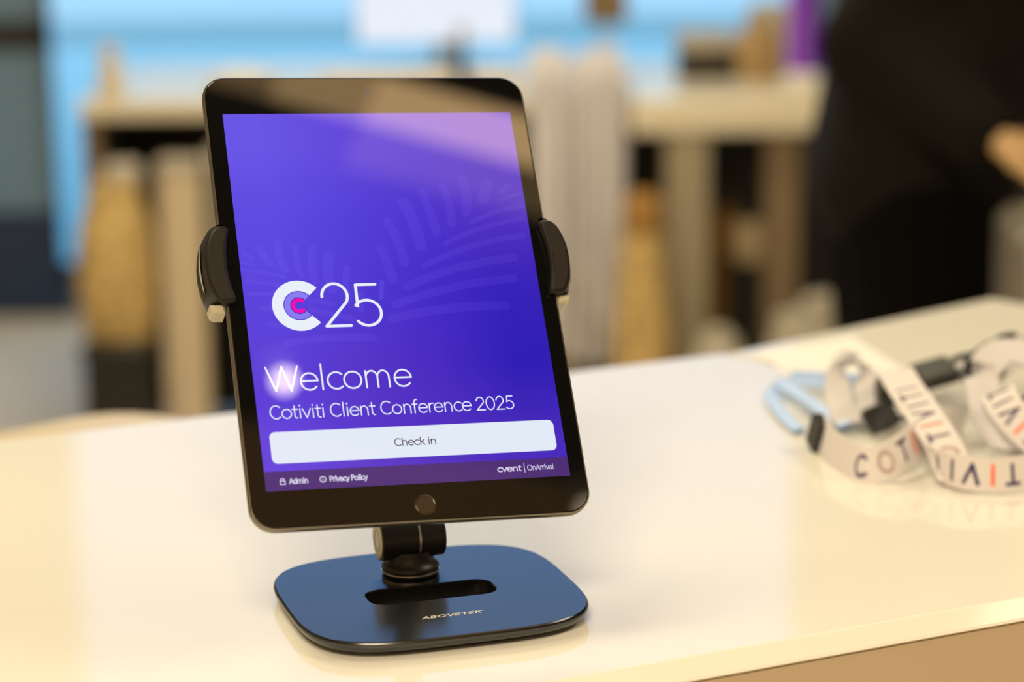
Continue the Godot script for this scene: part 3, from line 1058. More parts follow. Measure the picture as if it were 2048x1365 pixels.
func lanyard_pile() -> void:
	var m := mat(Color(1, 1, 1), 0.7)
	m.albedo_texture = ImageTexture.create_from_image(strap_picture())
	m.uv1_scale = Vector3(1.0 / 0.2, 1, 1)
	m.rim_enabled = true
	m.rim = 0.3
	var y := CT + 0.0006
	var U := Vector3.UP
	# front left strap on edge, reads COT
	var t := strap_thing("lanyard", "white strap lettered COT in front at the left of the lanyard pile", [Vector3(0.196, y + 0.012, -1.512), Vector3(0.199, y + 0.010, -1.474), Vector3(0.212, y + 0.009, -1.437), Vector3(0.227, y + 0.012, -1.436), Vector3(0.245, y + 0.018, -1.454), Vector3(0.262, y + 0.020, -1.482), Vector3(0.29, y + 0.010, -1.525)], [Vector3(0.2, 1, -0.3), Vector3(0.1, 1, -0.4), Vector3(0.05, 1, -0.35), Vector3(-0.1, 1, -0.25), Vector3(-0.2, 1, -0.1), Vector3(0, 1, 0), Vector3(0, 1, 0.2)], 0.0225, m, -0.064)
	t.position = Vector3(0, 0, 0.020)
	clip(t, Vector3(0.194, y + 0.011, -1.507), Vector3(0.3, 0.2, 1.45), 1.0, false)
	# front loop, upside down, orange letter
	t = strap_thing("lanyard", "white strap looped at the front of the pile, lettering upside down with an orange stroke", [Vector3(0.36, y + 0.012, -1.46), Vector3(0.335, y + 0.011, -1.425), Vector3(0.309, y + 0.011, -1.406), Vector3(0.288, y + 0.011, -1.399), Vector3(0.268, y + 0.012, -1.403), Vector3(0.254, y + 0.013, -1.425), Vector3(0.256, y + 0.02, -1.46)], [Vector3(0, -1, 0.15), Vector3(0, -1, 0.2), Vector3(0, -1, 0.22), Vector3(0, -1, 0.22), Vector3(0.1, -1, 0.2), Vector3(0.2, -1, 0.1), Vector3(0.2, -1, 0.0)], 0.0205, m, -0.042)
	t.position = Vector3(0, 0, 0.013)
	# strap lying diagonally with I T O
	t = strap_thing("lanyard", "white strap lying diagonally over the middle of the pile, top end lifted", [Vector3(0.276, y + 0.006, -1.414), Vector3(0.270, y + 0.022, -1.436), Vector3(0.263, y + 0.033, -1.468), Vector3(0.258, y + 0.040, -1.505), Vector3(0.258, y + 0.041, -1.545), Vector3(0.264, y + 0.03, -1.575)], [Vector3(-1, 0, -0.2), Vector3(-1, 0, -0.2), Vector3(-1, -0.1, -0.2), Vector3(-1, -0.15, -0.25), Vector3(-1, -0.2, -0.25), Vector3(-1, -0.2, -0.25)], 0.0225, m, 0.013)
	t.position = Vector3(-0.009, 0, 0.014)
	# curled loop
	t = strap_thing("lanyard", "pale grey strap curled into an open arch at the right of the pile", [Vector3(0.306, y + 0.010, -1.445), Vector3(0.298, y + 0.026, -1.475), Vector3(0.303, y + 0.046, -1.51), Vector3(0.322, y + 0.055, -1.525), Vector3(0.345, y + 0.045, -1.51), Vector3(0.352, y + 0.02, -1.48)], [Vector3(0.6, 0.2, -1), Vector3(0.7, 0.3, -0.9), Vector3(0.3, 0.6, -0.9), Vector3(0, 0.6, -1), Vector3(-0.2, 0.5, -1), Vector3(-0.4, 0.3, -1)], 0.021, M.ribbon_plain, 0.0)
	clip(t, Vector3(0.318, y + 0.018, -1.50), Vector3(0.4, 0.5, 0.3))
	# right strap with an orange stroke
	t = strap_thing("lanyard", "white strap sloping down to the right front with one orange stroke", [Vector3(0.346, y + 0.010, -1.43), Vector3(0.331, y + 0.016, -1.425), Vector3(0.317, y + 0.024, -1.435), Vector3(0.307, y + 0.034, -1.455), Vector3(0.305, y + 0.040, -1.475)], [Vector3(-0.6, -0.9, -0.2), Vector3(-0.7, -0.8, -0.2), Vector3(-0.9, -0.6, -0.2), Vector3(-1, -0.5, -0.2), Vector3(-1, -0.4, -0.2)], 0.0215, m, 0.016)
	# small curl at the back left
	t = strap_thing("lanyard", "white strap standing in a narrow curl at the back left of the pile", [Vector3(0.218, y + 0.006, -1.53), Vector3(0.216, y + 0.02, -1.56), Vector3(0.221, y + 0.034, -1.58), Vector3(0.230, y + 0.036, -1.585), Vector3(0.236, y + 0.024, -1.57), Vector3(0.235, y + 0.008, -1.53)], [Vector3(0.9, 0.3, -0.6), Vector3(0.9, 0.3, -0.6), Vector3(0.3, 0.4, -1), Vector3(0, 0.4, -1), Vector3(-0.5, 0.4, -1), Vector3(-0.7, 0.3, -0.8)], 0.017, M.ribbon_plain, 0.0)
	clip(t, Vector3(0.246, y + 0.020, -1.555), Vector3(1.1, -0.6, 0.9), 1.25)
	clip(t, Vector3(0.238, y + 0.014, -1.515), Vector3(0.9, 0.8, 0.4), 1.0)
	# back right straps
	t = strap_thing("lanyard", "lilac white strap folded at the far right back of the pile", [Vector3(0.33, y + 0.03, -1.60), Vector3(0.345, y + 0.044, -1.575), Vector3(0.362, y + 0.048, -1.56), Vector3(0.385, y + 0.036, -1.56), Vector3(0.40, y + 0.015, -1.58)], [Vector3(0.5, 1, 0.1), Vector3(0.5, 1, 0.1), Vector3(0.3, 1, 0), Vector3(0, 1, -0.2), Vector3(0, 1, -0.3)], 0.024, M.ribbon_plain, 0.0)
	clip(t, Vector3(0.368, y + 0.052, -1.60), Vector3(0.2, 0.4, 0.3), 1.1)
	t = strap_thing("lanyard", "white strap lying flat behind the black clips at the back of the pile", [Vector3(0.262, y + 0.008, -1.60), Vector3(0.285, y + 0.014, -1.615), Vector3(0.31, y + 0.02, -1.61), Vector3(0.335, y + 0.018, -1.62)], [Vector3(0.3, 0.5, -1), Vector3(0.3, 0.5, -1), Vector3(0.1, 0.5, -1), Vector3(0, 0.5, -1)], 0.018, M.ribbon_plain, 0.0)
	clip(t, Vector3(0.287, y + 0.022, -1.60), Vector3(0.3, 0.3, 0.2), 1.3)
	clip(t, Vector3(0.326, y + 0.030, -1.60), Vector3(0.3, 0.9, 0.2), 1.45)
	# pale blue cords at the left
	var k := thing("cord", "pale blue flat cord bent into a triangle at the left end of the pile", "cord")
	var st := ST()
	ribbon(st, [Vector3(0.262, y + 0.010, -1.60), Vector3(0.225, y + 0.010, -1.625), Vector3(0.186, y + 0.006, -1.64), Vector3(0.178, y + 0.004, -1.61), Vector3(0.181, y + 0.003, -1.56), Vector3(0.187, y + 0.003, -1.525)], [Vector3(0.2, 0.8, -0.5), Vector3(0.2, 0.8, -0.5), Vector3(0.4, 0.6, -0.5), Vector3(1, 0.3, 0), Vector3(1, 0.3, 0), Vector3(1, 0.3, 0)], 0.008)
	put("strap", st, M.cord_blue, k)
	k = thing("cord", "pale blue flat cord crossing from the triangle towards the white straps", "cord")
	st = ST()
	ribbon(st, [Vector3(0.184, y + 0.009, -1.632), Vector3(0.193, y + 0.009, -1.605), Vector3(0.204, y + 0.008, -1.565), Vector3(0.217, y + 0.006, -1.525)], [Vector3(1, 0.2, 0.2), Vector3(1, 0.2, 0.2), Vector3(1, 0.2, 0.2), Vector3(1, 0.2, 0.2)], 0.009)
	put("strap", st, M.cord_blue, k)
	k = thing("cord", "pale blue cord running behind the curl at the back of the pile", "cord")
	st = ST()
	ribbon(st, [Vector3(0.195, y + 0.011, -1.645), Vector3(0.235, y + 0.012, -1.63), Vector3(0.27, y + 0.012, -1.625), Vector3(0.30, y + 0.010, -1.64)], [Vector3(0, 1, -0.4), Vector3(0, 1, -0.4), Vector3(0, 1, -0.4), Vector3(0, 1, -0.4)], 0.007)
	put("strap", st, M.cord_blue, k)

func paper() -> void:  # thin flat slab, a little paler than the counter top
	var st := ST()
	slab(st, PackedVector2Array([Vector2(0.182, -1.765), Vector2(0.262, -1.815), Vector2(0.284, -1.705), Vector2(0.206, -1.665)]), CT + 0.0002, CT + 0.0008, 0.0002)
	tag(put("pale_patch", st, mat(Color(0.84, 0.83, 0.81), 0.6)), "thin pale four-sided patch on the counter behind the lanyard pile", "paper")

# ------------------------------------------------------------------ the far desk
func part_box(parent: Node, called: String, lo: Vector3, hi: Vector3, m: Material, bev := 0.004) -> MeshInstance3D:
	var st := ST()
	block(st, (lo + hi) / 2, hi - lo, bev)
	return put(called, st, m, parent)

func desks() -> void:
	var t := thing("desk", "long pale desk with slab top on the left in front of the video wall", "desk", Transform3D(Basis(), Vector3(-0.33, 0, -5.5)))
	part_box(t, "tabletop", Vector3(-0.60, 0.757, -0.40), Vector3(0.585, 0.80, 0.30), M.desk_white, 0.006)
	part_box(t, "leg", Vector3(-0.598, 0.0, 0.24), Vector3(-0.560, 0.757, 0.285), M.desk_leg_brown)
	part_box(t, "leg", Vector3(-0.05, 0.0, 0.22), Vector3(0.0, 0.757, 0.27), M.desk_leg)
	part_box(t, "leg", Vector3(0.40, 0.0, 0.22), Vector3(0.485, 0.757, 0.29), M.desk_leg)
	part_box(t, "leg", Vector3(-0.575, 0.0, -0.36), Vector3(-0.535, 0.757, -0.32), M.desk_leg_brown)
	part_box(t, "side_panel", Vector3(-0.600, 0.0, -0.08), Vector3(-0.586, 0.757, 0.23), M.desk_leg_brown, 0.002)
	part_box(t, "dark_backing", Vector3(-0.585, 0.02, -0.075), Vector3(0.583, 0.757, -0.06), M.black_panel, 0.002)  # black sheet added so the space under the desk stays dark
	t = thing("desk", "pale desk with a thick square front edge at the right end", "desk", Transform3D(Basis(), Vector3(0.46, 0, -5.45)))
	part_box(t, "tabletop", Vector3(-0.20, 0.722, -0.42), Vector3(0.205, 0.80, 0.34), M.desk_white, 0.008)
	part_box(t, "leg", Vector3(-0.125, 0.0, 0.24), Vector3(-0.035, 0.722, 0.33), M.desk_leg)
	part_box(t, "leg", Vector3(0.09, 0.0, 0.22), Vector3(0.165, 0.722, 0.30), M.desk_leg_brown)
	part_box(t, "leg", Vector3(-0.19, 0.0, -0.38), Vector3(-0.14, 0.722, -0.34), M.desk_leg_brown)
	part_box(t, "dark_backing", Vector3(-0.20, 0.02, -0.125), Vector3(0.30, 0.722, -0.11), M.black_panel, 0.002)  # added black sheet again, hiding the glowing wall behind
	# lanyards draped over the front edge in two bunches
	var proto: Node3D = null
	for i in 18:
		var bunch := i % 2
		var k := i / 2
		var x := (0.052 if bunch == 0 else 0.163) + (k % 5) * 0.0205 + rng.randf_range(-0.004, 0.004)
		var layer := k / 5
		var z := -5.187 + 0.009 * layer + rng.randf_range(0.0, 0.003)
		var low := rng.randf_range(0.20, 0.30) if layer == 0 else rng.randf_range(0.24, 0.42)
		var hump := 0.868 + 0.012 * (1 if k % 5 in [1, 2, 3] else 0) + layer * 0.012 + rng.randf_range(-0.004, 0.004)
		var l := thing("lanyard", "white lanyard strap hanging in a bunch over the front edge of the far desk", "lanyard", Transform3D(), "white lanyards draped over the far desk")
		var st := ST()
		var dx := rng.randf_range(-0.012, 0.012)
		ribbon(st, [Vector3(x, 0.803 + 0.002 * k, -5.42), Vector3(x, hump - 0.01, -5.34), Vector3(x, hump, -5.27), Vector3(x, hump - 0.025, z - 0.01), Vector3(x + dx * 0.2, 0.74, z), Vector3(x + dx * 0.6, 0.5, z + rng.randf_range(0, 0.01)), Vector3(x + dx, low, z)], [Vector3(1, 0, 0.1), Vector3(1, 0, 0.1), Vector3(1, 0, 0.1), Vector3(1, 0, 0.15), Vector3(1, 0, rng.randf_range(-0.5, 0.5)), Vector3(1, 0, rng.randf_range(-0.6, 0.6)), Vector3(1, 0, 0.1)], 0.021, 0.0007, 0.0, 5)
		put("strap", st, M.ribbon_plain, l)
		st = ST()
		block(st, Vector3(x + dx, low - 0.012, z), Vector3(0.016, 0.028, 0.008), 0.002)
		put("clip", st, M.black_plastic if layer == 0 else M.grey_card, l)

func sack(size: Vector3, seed_: int, top := 0.75) -> SurfaceTool:
	# a crumpled upright bag: rounded oblong section, creased sides, gathered top
	var n := FastNoiseLite.new()
	n.seed = seed_
	n.frequency = 6.0
	var loops := []
	for i in 12:
		var v := i / 11.0
		var k := (0.86 + 0.14 * sin(PI * clampf(v * 1.2, 0, 1))) * (1.0 if v < 0.7 else lerpf(1.0, top, (v - 0.7) / 0.3))
		var o := superellipse(size.x / 2 * k, size.z / 2 * k, 3.0, 28)
		for j in o.size():
			o[j] *= 1.0 + 0.10 * n.get_noise_3d(o[j].x * 3, v * size.y * 3, o[j].y * 3)
		loops.append([o, v * size.y])
	var st := ST()
	loft(st, Transform3D(UP, Vector3.ZERO), loops, false)
	return st

func bottle(t: Node3D, prof: Array, m: Material, called := "body") -> MeshInstance3D:
	var st := ST()
	lathe(st, Transform3D(UP, Vector3.ZERO), prof, 28, false)
	return put(called, st, m, t)

func desk_things() -> void:
	# cream bottle at the left end
	var t := thing("bottle", "small cream bottle standing at the left end of the far desk", "bottle", Transform3D(Basis(), Vector3(-0.865, 0.80, -5.25)))
	bottle(t, [Vector2(0.024, 0), Vector2(0.026, 0.004), Vector2(0.026, 0.055), Vector2(0.020, 0.07), Vector2(0.013, 0.08)], M.cream)
	bottle(t, [Vector2(0.017, 0.08), Vector2(0.020, 0.082), Vector2(0.020, 0.108), Vector2(0.017, 0.112)], M.cream, "cap")
	# white monitor
	t = thing("monitor", "desktop monitor with a bright white screen on the far desk", "monitor", Transform3D(Basis(), Vector3(-0.155, 0.80, -5.72)))
	part_box(t, "housing", Vector3(-0.205, 0.06, -0.03), Vector3(0.175, 0.31, 0.0), M.black_plastic, 0.006)
	var scr := mat(Color(0.02, 0.02, 0.02), 0.3)
	scr.emission_enabled = true
	scr.emission = Color(0.78, 0.84, 0.95).linear_to_srgb()
	put("screen", sheet(0.374, 0.244, 0.0), scr, t, Transform3D(Basis(), Vector3(-0.015, 0.185, 0.0008)))
	part_box(t, "stand", Vector3(-0.02, 0.0, -0.05), Vector3(0.02, 0.2, -0.03), M.grey_plastic, 0.004)
	part_box(t, "foot", Vector3(-0.09, 0.0, -0.10), Vector3(0.09, 0.008, 0.03), M.grey_plastic, 0.003)
	# black bottle in front of it
	t = thing("bottle", "thin black bottle with grey cap in front of the white monitor", "bottle", Transform3D(Basis(), Vector3(-0.104, 0.80, -5.30)))
	bottle(t, [Vector2(0.011, 0), Vector2(0.013, 0.003), Vector2(0.015, 0.05), Vector2(0.012, 0.085), Vector2(0.008, 0.095)], M.navy)
	bottle(t, [Vector2(0.011, 0.095), Vector2(0.012, 0.097), Vector2(0.013, 0.135), Vector2(0.011, 0.14)], M.grey_card, "cap")
	# paper stack and folded cloths along the desk
	t = thing("paper_stack", "low stack of cream paper on the far desk below the monitor", "paper", Transform3D(Basis(), Vector3(-0.20, 0.80, -5.42)))
	part_box(t, "sheets", Vector3(-0.22, 0.0, -0.10), Vector3(0.22, 0.022, 0.10), M.cream, 0.002)
	part_box(t, "top_sheet", Vector3(-0.20, 0.0221, -0.09), Vector3(0.21, 0.026, 0.09), M.paper_white, 0.001)
	t = thing("pouch", "folded white cloth pouch on the left half of the far desk", "pouch", Transform3D(Basis(), Vector3(-0.60, 0.80, -5.42)))
	var st := sack(Vector3(0.15, 0.035, 0.12), 21, 0.5)
	put("body", st, M.paper_white, t)
	st = ST()
	block(st, Vector3(0, 0.037, 0), Vector3(0.05, 0.008, 0.03), 0.003)
	put("knot", st, M.paper_white, t)
	# boxes on the right desk
	t = thing("box", "dark brown box with a grey lid on the right desk", "box", Transform3D(Basis(), Vector3(0.455, 0.80, -5.52)))
	part_box(t, "body", Vector3(-0.07, 0.0, -0.08), Vector3(0.06, 0.066, 0.08), M.dark_brown)
	part_box(t, "lid", Vector3(-0.073, 0.066, -0.083), Vector3(0.063, 0.10, 0.083), M.grey_card)
	t = thing("bag", "small tan paper bag beside the dark box on the right desk", "bag", Transform3D(Basis(Vector3.UP, 0.4), Vector3(0.56, 0.80, -5.42)))
	put("body", sack(Vector3(0.10, 0.125, 0.07), 5, 0.9), M.tan, t)
	st = ST()
	tube(st, [Vector3(-0.03, 0.12, 0), Vector3(-0.02, 0.15, 0), Vector3(0.02, 0.15, 0), Vector3(0.03, 0.12, 0)], [0.003, 0.003, 0.003, 0.003], 8)
	put("handle", st, M.tan, t)
	t = thing("box", "taupe cardboard box behind the tan bag on the right desk", "box", Transform3D(Basis(Vector3.UP, -0.2), Vector3(0.63, 0.80, -5.62)))
	part_box(t, "body", Vector3(-0.07, 0.0, -0.06), Vector3(0.07, 0.15, 0.06), M.grey_card)
	part_box(t, "flap", Vector3(-0.07, 0.15, -0.06), Vector3(0.07, 0.153, 0.0), M.grey_card, 0.001)
	# purple sign
	t = thing("table_sign", "purple two-faced standing sign on a white base at the right end of the desk", "sign", Transform3D(Basis(), Vector3(0.630, 0.80, -5.16)))
	part_box(t, "base", Vector3(-0.035, 0.0, -0.05), Vector3(0.03, 0.045, 0.03), M.paper_white, 0.006)
	st = ST()
	var tri_ := PackedVector2Array([Vector2(-0.035, 0.02), Vector2(0.006, -0.025), Vector2(0.034, 0.01)])
	loft(st, Transform3D(UP, Vector3(0, 0.045, 0)), [[tri_, 0.0], [tri_, 0.30]])
	put("card", st, M.purple, t)
	st = ST()
	quad(st, Vector3(-0.0352, 0.047, -0.0188), Vector3(0.0058, 0.047, 0.0262), Vector3(0.0058, 0.343, 0.0262), Vector3(-0.0352, 0.343, -0.0188))
	put("left_face", st, M.violet, t)
	# another check-in tablet, seen from behind
	t = thing("tablet", "dark brown back of a second tablet on a slim stand on the far desk", "tablet", Transform3D(Basis(Vector3.UP, 0.15), Vector3(0.205, 0.80, -5.45)))
	st = ST()
	block(st, Vector3.ZERO, Vector3(0.098, 0.012, 0.19), 0.003, 0.012, Transform3D(Basis(Vector3(1, 0, 0), PI / 2 - 0.25), Vector3(0.012, 0.222, 0)))
	put("body", st, M.brown, t)
	st = ST()
	tube(st, [Vector3(0.015, 0.005, -0.02), Vector3(0.015, 0.18, -0.02)], [0.005, 0.005], 12)
	put("stem", st, M.paper_white, t)
	st = ST()
	lathe(st, Transform3D(UP, Vector3(0.015, 0, -0.02)), [Vector2(0.045, 0), Vector2(0.045, 0.004), Vector2(0.042, 0.006)], 32)
	put("base", st, M.paper_white, t)

func under_desk_things() -> void:
	var t := thing("crate", "black storage crate under the left end of the far desk", "crate", Transform3D(Basis(), Vector3(-0.858, 0.0, -5.05)))
	part_box(t, "body", Vector3(-0.045, 0.0, -0.11), Vector3(0.085, 0.31, 0.11), M.black_panel, 0.01)
	part_box(t, "rim", Vector3(-0.05, 0.29, -0.115), Vector3(0.09, 0.315, 0.115), M.black_plastic, 0.004)
	t = thing("bag", "large ochre kraft paper bag standing on the black crate under the left desk", "bag", Transform3D(Basis(Vector3.UP, 0.15), Vector3(-0.838, 0.315, -5.05)))
	put("body", sack(Vector3(0.165, 0.33, 0.16), 2, 0.70), M.kraft, t)
	var st := ST()
	block(st, Vector3(0.02, 0.345, 0.0), Vector3(0.08, 0.05, 0.07), 0.012)
	put("tissue", st, M.grey_card, t)
	t = thing("box", "tall narrow pale carton standing upright right of the ochre bag under the left desk", "box", Transform3D(Basis(), Vector3(-0.705, 0.0, -5.12)))
	part_box(t, "body", Vector3(-0.045, 0.0, -0.05), Vector3(0.045, 0.655, 0.04), M.carton, 0.006)
	part_box(t, "lid", Vector3(-0.047, 0.655, -0.052), Vector3(0.047, 0.68, 0.042), M.grey_card, 0.004)
	t = thing("box", "pale grey cardboard box under the left desk beside the ochre bag", "box", Transform3D(Basis(), Vector3(-0.52, 0.0, -5.36)))
	part_box(t, "body", Vector3(-0.14, 0.35, -0.13), Vector3(0.12, 0.66, 0.10), M.grey_card)
	part_box(t, "lid", Vector3(-0.143, 0.64, -0.133), Vector3(0.123, 0.685, 0.103), M.paper_white)
	part_box(t, "plinth", Vector3(-0.09, 0.0, -0.12), Vector3(0.11, 0.35, 0.11), M.black_panel)
	t = thing("bag", "ochre kraft paper bag behind the hanging lanyards under the right desk", "bag", Transform3D(Basis(Vector3.UP, -0.2), Vector3(0.280, 0.0, -5.05)))
	put("body", sack(Vector3(0.125, 0.52, 0.10), 8, 0.85), M.kraft, t)
	st = ST()
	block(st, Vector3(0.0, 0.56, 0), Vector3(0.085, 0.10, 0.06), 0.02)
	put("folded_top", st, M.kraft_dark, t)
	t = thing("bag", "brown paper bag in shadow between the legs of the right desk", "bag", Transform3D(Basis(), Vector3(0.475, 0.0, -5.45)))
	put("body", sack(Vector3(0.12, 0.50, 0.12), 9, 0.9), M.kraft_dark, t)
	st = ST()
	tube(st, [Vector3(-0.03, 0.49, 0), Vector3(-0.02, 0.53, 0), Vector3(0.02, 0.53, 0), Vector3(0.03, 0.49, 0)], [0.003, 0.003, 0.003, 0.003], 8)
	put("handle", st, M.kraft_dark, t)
	t = thing("box", "black box on the floor under the right desk holding the cream roll", "box", Transform3D(Basis(), Vector3(0.535, 0.0, -5.30)))
	part_box(t, "body", Vector3(-0.05, 0.0, -0.05), Vector3(0.05, 0.40, 0.05), M.black_panel)
	part_box(t, "lid", Vector3(-0.052, 0.40, -0.052), Vector3(0.052, 0.415, 0.052), M.black_panel, 0.002)
	t = thing("paper_roll", "short cream paper roll standing on the black box under the right desk", "roll", Transform3D(Basis(), Vector3(0.530, 0.415, -5.28)))
	bottle(t, [Vector2(0.034, 0), Vector2(0.037, 0.004), Vector2(0.037, 0.085), Vector2(0.034, 0.089)], M.cream)
	bottle(t, [Vector2(0.012, 0.088), Vector2(0.012, 0.0905), Vector2(0.009, 0.0905)], M.desk_leg_brown, "core")
	t = thing("bag", "crumpled pale grey plastic bag on the floor in front of the right desk", "bag", Transform3D(Basis(Vector3.UP, 0.3), Vector3(0.615, 0.0, -4.92)))
	put("body", sack(Vector3(0.2, 0.37, 0.16), 14, 0.75), M.grey_card, t)
	st = ST()
	block(st, Vector3(0.03, 0.385, 0.0), Vector3(0.08, 0.05, 0.05), 0.015)
	put("knot", st, M.grey_card, t)
	t = thing("bag", "low crumpled pale bag left of the taller grey plastic bag", "bag", Transform3D(Basis(Vector3.UP, -0.2), Vector3(0.432, 0.0, -4.93)))
	put("body", sack(Vector3(0.15, 0.32, 0.13), 15, 0.6), M.grey_card, t)
	st = ST()
	block(st, Vector3(0.0, 0.325, 0.0), Vector3(0.05, 0.03, 0.04), 0.01)
	put("knot", st, M.grey_card, t)

func badge_machine() -> void:
	var t := thing("side_table", "white side table at the right behind the counter", "table", Transform3D(Basis(), Vector3(0.87, 0.0, -2.66)))
	part_box(t, "tabletop", Vector3(-0.33, 0.72, -0.2), Vector3(0.35, 0.75, 0.2), M.desk_white, 0.004)
	for q in [[-0.31, -0.18], [0.31, -0.18], [-0.31, 0.16], [0.31, 0.16]]:
		part_box(t, "leg", Vector3(q[0], 0.0, q[1]), Vector3(q[0] + 0.025, 0.72, q[1] + 0.025), M.desk_leg)
	t = thing("machine", "grey boxy machine with rounded edges at the right edge behind the counter", "machine", Transform3D(Basis(Vector3.UP, -0.07), Vector3(0.690, 0.75, -2.69)))
	var st := ST()
	block(st, Vector3(0, 0.105, 0), Vector3(0.26, 0.21, 0.20), 0.014, 0.02)
	var b := put("body", st, M.grey_plastic, t)
	st = ST()
	block(st, Vector3(0.0, 0.11, 0.102), Vector3(0.23, 0.17, 0.012), 0.004)
	put("front_cover", st, M.grey_plastic_light, t)
	st = ST()
	block(st, Vector3(0.0, 0.06, 0.109), Vector3(0.11, 0.008, 0.004), 0.001)
	put("card_slot", st, M.black_plastic, b)
	st = ST()
	block(st, Vector3(0.0, 0.212, 0.0), Vector3(0.2, 0.008, 0.15), 0.003, 0.02)
	put("lid", st, M.grey_plastic_light, t)

# ------------------------------------------------------------------ person
# surface nets over a smooth union of tapered capsules: [a, b, ra, rb]
func nets(bones: Array, cell: float, blend: float, grow := 0.0) -> SurfaceTool:
	var lo := Vector3(1e9, 1e9, 1e9)
	var hi := -lo
	for b in bones:
		var r: float = maxf(b[2], b[3]) + grow + blend + 2 * cell
		for p in [b[0], b[1]]:
			lo = lo.min(p - Vector3(r, r, r))
			hi = hi.max(p + Vector3(r, r, r))
	var nx := int((hi.x - lo.x) / cell) + 2
	var ny := int((hi.y - lo.y) / cell) + 2
	var nz := int((hi.z - lo.z) / cell) + 2
	var f := PackedFloat32Array()
	f.resize(nx * ny * nz)
	f.fill(1.0)
	for b in bones:
		var a: Vector3 = b[0]
		var d: Vector3 = b[1] - a
		var ra: float = b[2] + grow
		var rb: float = b[3] + grow
		var r: float = maxf(ra, rb) + blend * 1.5 + cell
		var l0 := ((a.min(b[1]) - Vector3(r, r, r) - lo) / cell).floor()
		var l1 := ((a.max(b[1]) + Vector3(r, r, r) - lo) / cell).ceil()
		var dd := maxf(d.length_squared(), 1e-9)
		for z in range(maxi(0, int(l0.z)), mini(nz, int(l1.z) + 1)):
			for y in range(maxi(0, int(l0.y)), mini(ny, int(l1.y) + 1)):
				var row := (z * ny + y) * nx
				for x in range(maxi(0, int(l0.x)), mini(nx, int(l1.x) + 1)):
					var p := lo + Vector3(x, y, z) * cell - a
					var t := clampf(p.dot(d) / dd, 0.0, 1.0)
					var v := (p - d * t).length() - lerpf(ra, rb, t)
					var o := f[row + x]
					var h := maxf(blend - absf(v - o), 0.0) / blend
					f[row + x] = minf(v, o) - h * h * blend * 0.25
	var verts := {}
	var st := ST()
	var pos := PackedVector3Array()
	for z in nz - 1:
		for y in ny - 1:
			for x in nx - 1:
				var i := (z * ny + y) * nx + x
				var neg := 0
				var vals := [f[i], f[i + 1], f[i + nx], f[i + nx + 1], f[i + nx * ny], f[i + nx * ny + 1], f[i + nx * ny + nx], f[i + nx * ny + nx + 1]]
				for v in vals:
					if v < 0.0:
						neg += 1
				if neg == 0 or neg == 8:
					continue
				var sum := Vector3.ZERO
				var cnt := 0
				for e in [[0, 1], [2, 3], [4, 5], [6, 7], [0, 2], [1, 3], [4, 6], [5, 7], [0, 4], [1, 5], [2, 6], [3, 7]]:
					var va: float = vals[e[0]]
					var vb: float = vals[e[1]]
					if (va < 0.0) != (vb < 0.0):
						var t := va / (va - vb)
						var pa := Vector3(e[0] & 1, (e[0] >> 1) & 1, e[0] >> 2)
						var pb := Vector3(e[1] & 1, (e[1] >> 1) & 1, e[1] >> 2)
						sum += pa.lerp(pb, t)
						cnt += 1
				verts[i] = pos.size()
				pos.append(lo + (Vector3(x, y, z) + sum / cnt) * cell)
	for i in verts:
		var x: int = i % nx
		var y: int = (i / nx) % ny
		var z: int = i / (nx * ny)
		if x == 0 or y == 0 or z == 0:
			continue
		# edges leaving this corner along each axis
		for ax in 3:
			var step: int = [1, nx, nx * ny][ax]
			var s1: int = [nx, nx * ny, 1][ax]
			var s2: int = [nx * ny, 1, nx][ax]
			var inside := f[i] < 0.0
			if inside == (f[i + step] < 0.0):
				continue
			if not (verts.has(i - s1) and verts.has(i - s2) and verts.has(i - s1 - s2)):
				continue
			var a := pos[verts[i - s1 - s2]]
			var b := pos[verts[i - s2]]
			var c := pos[verts[i]]
			var d := pos[verts[i - s1]]
			if inside:
				quad(st, a, b, c, d, 1)
			else:
				quad(st, a, d, c, b, 1)
	return st

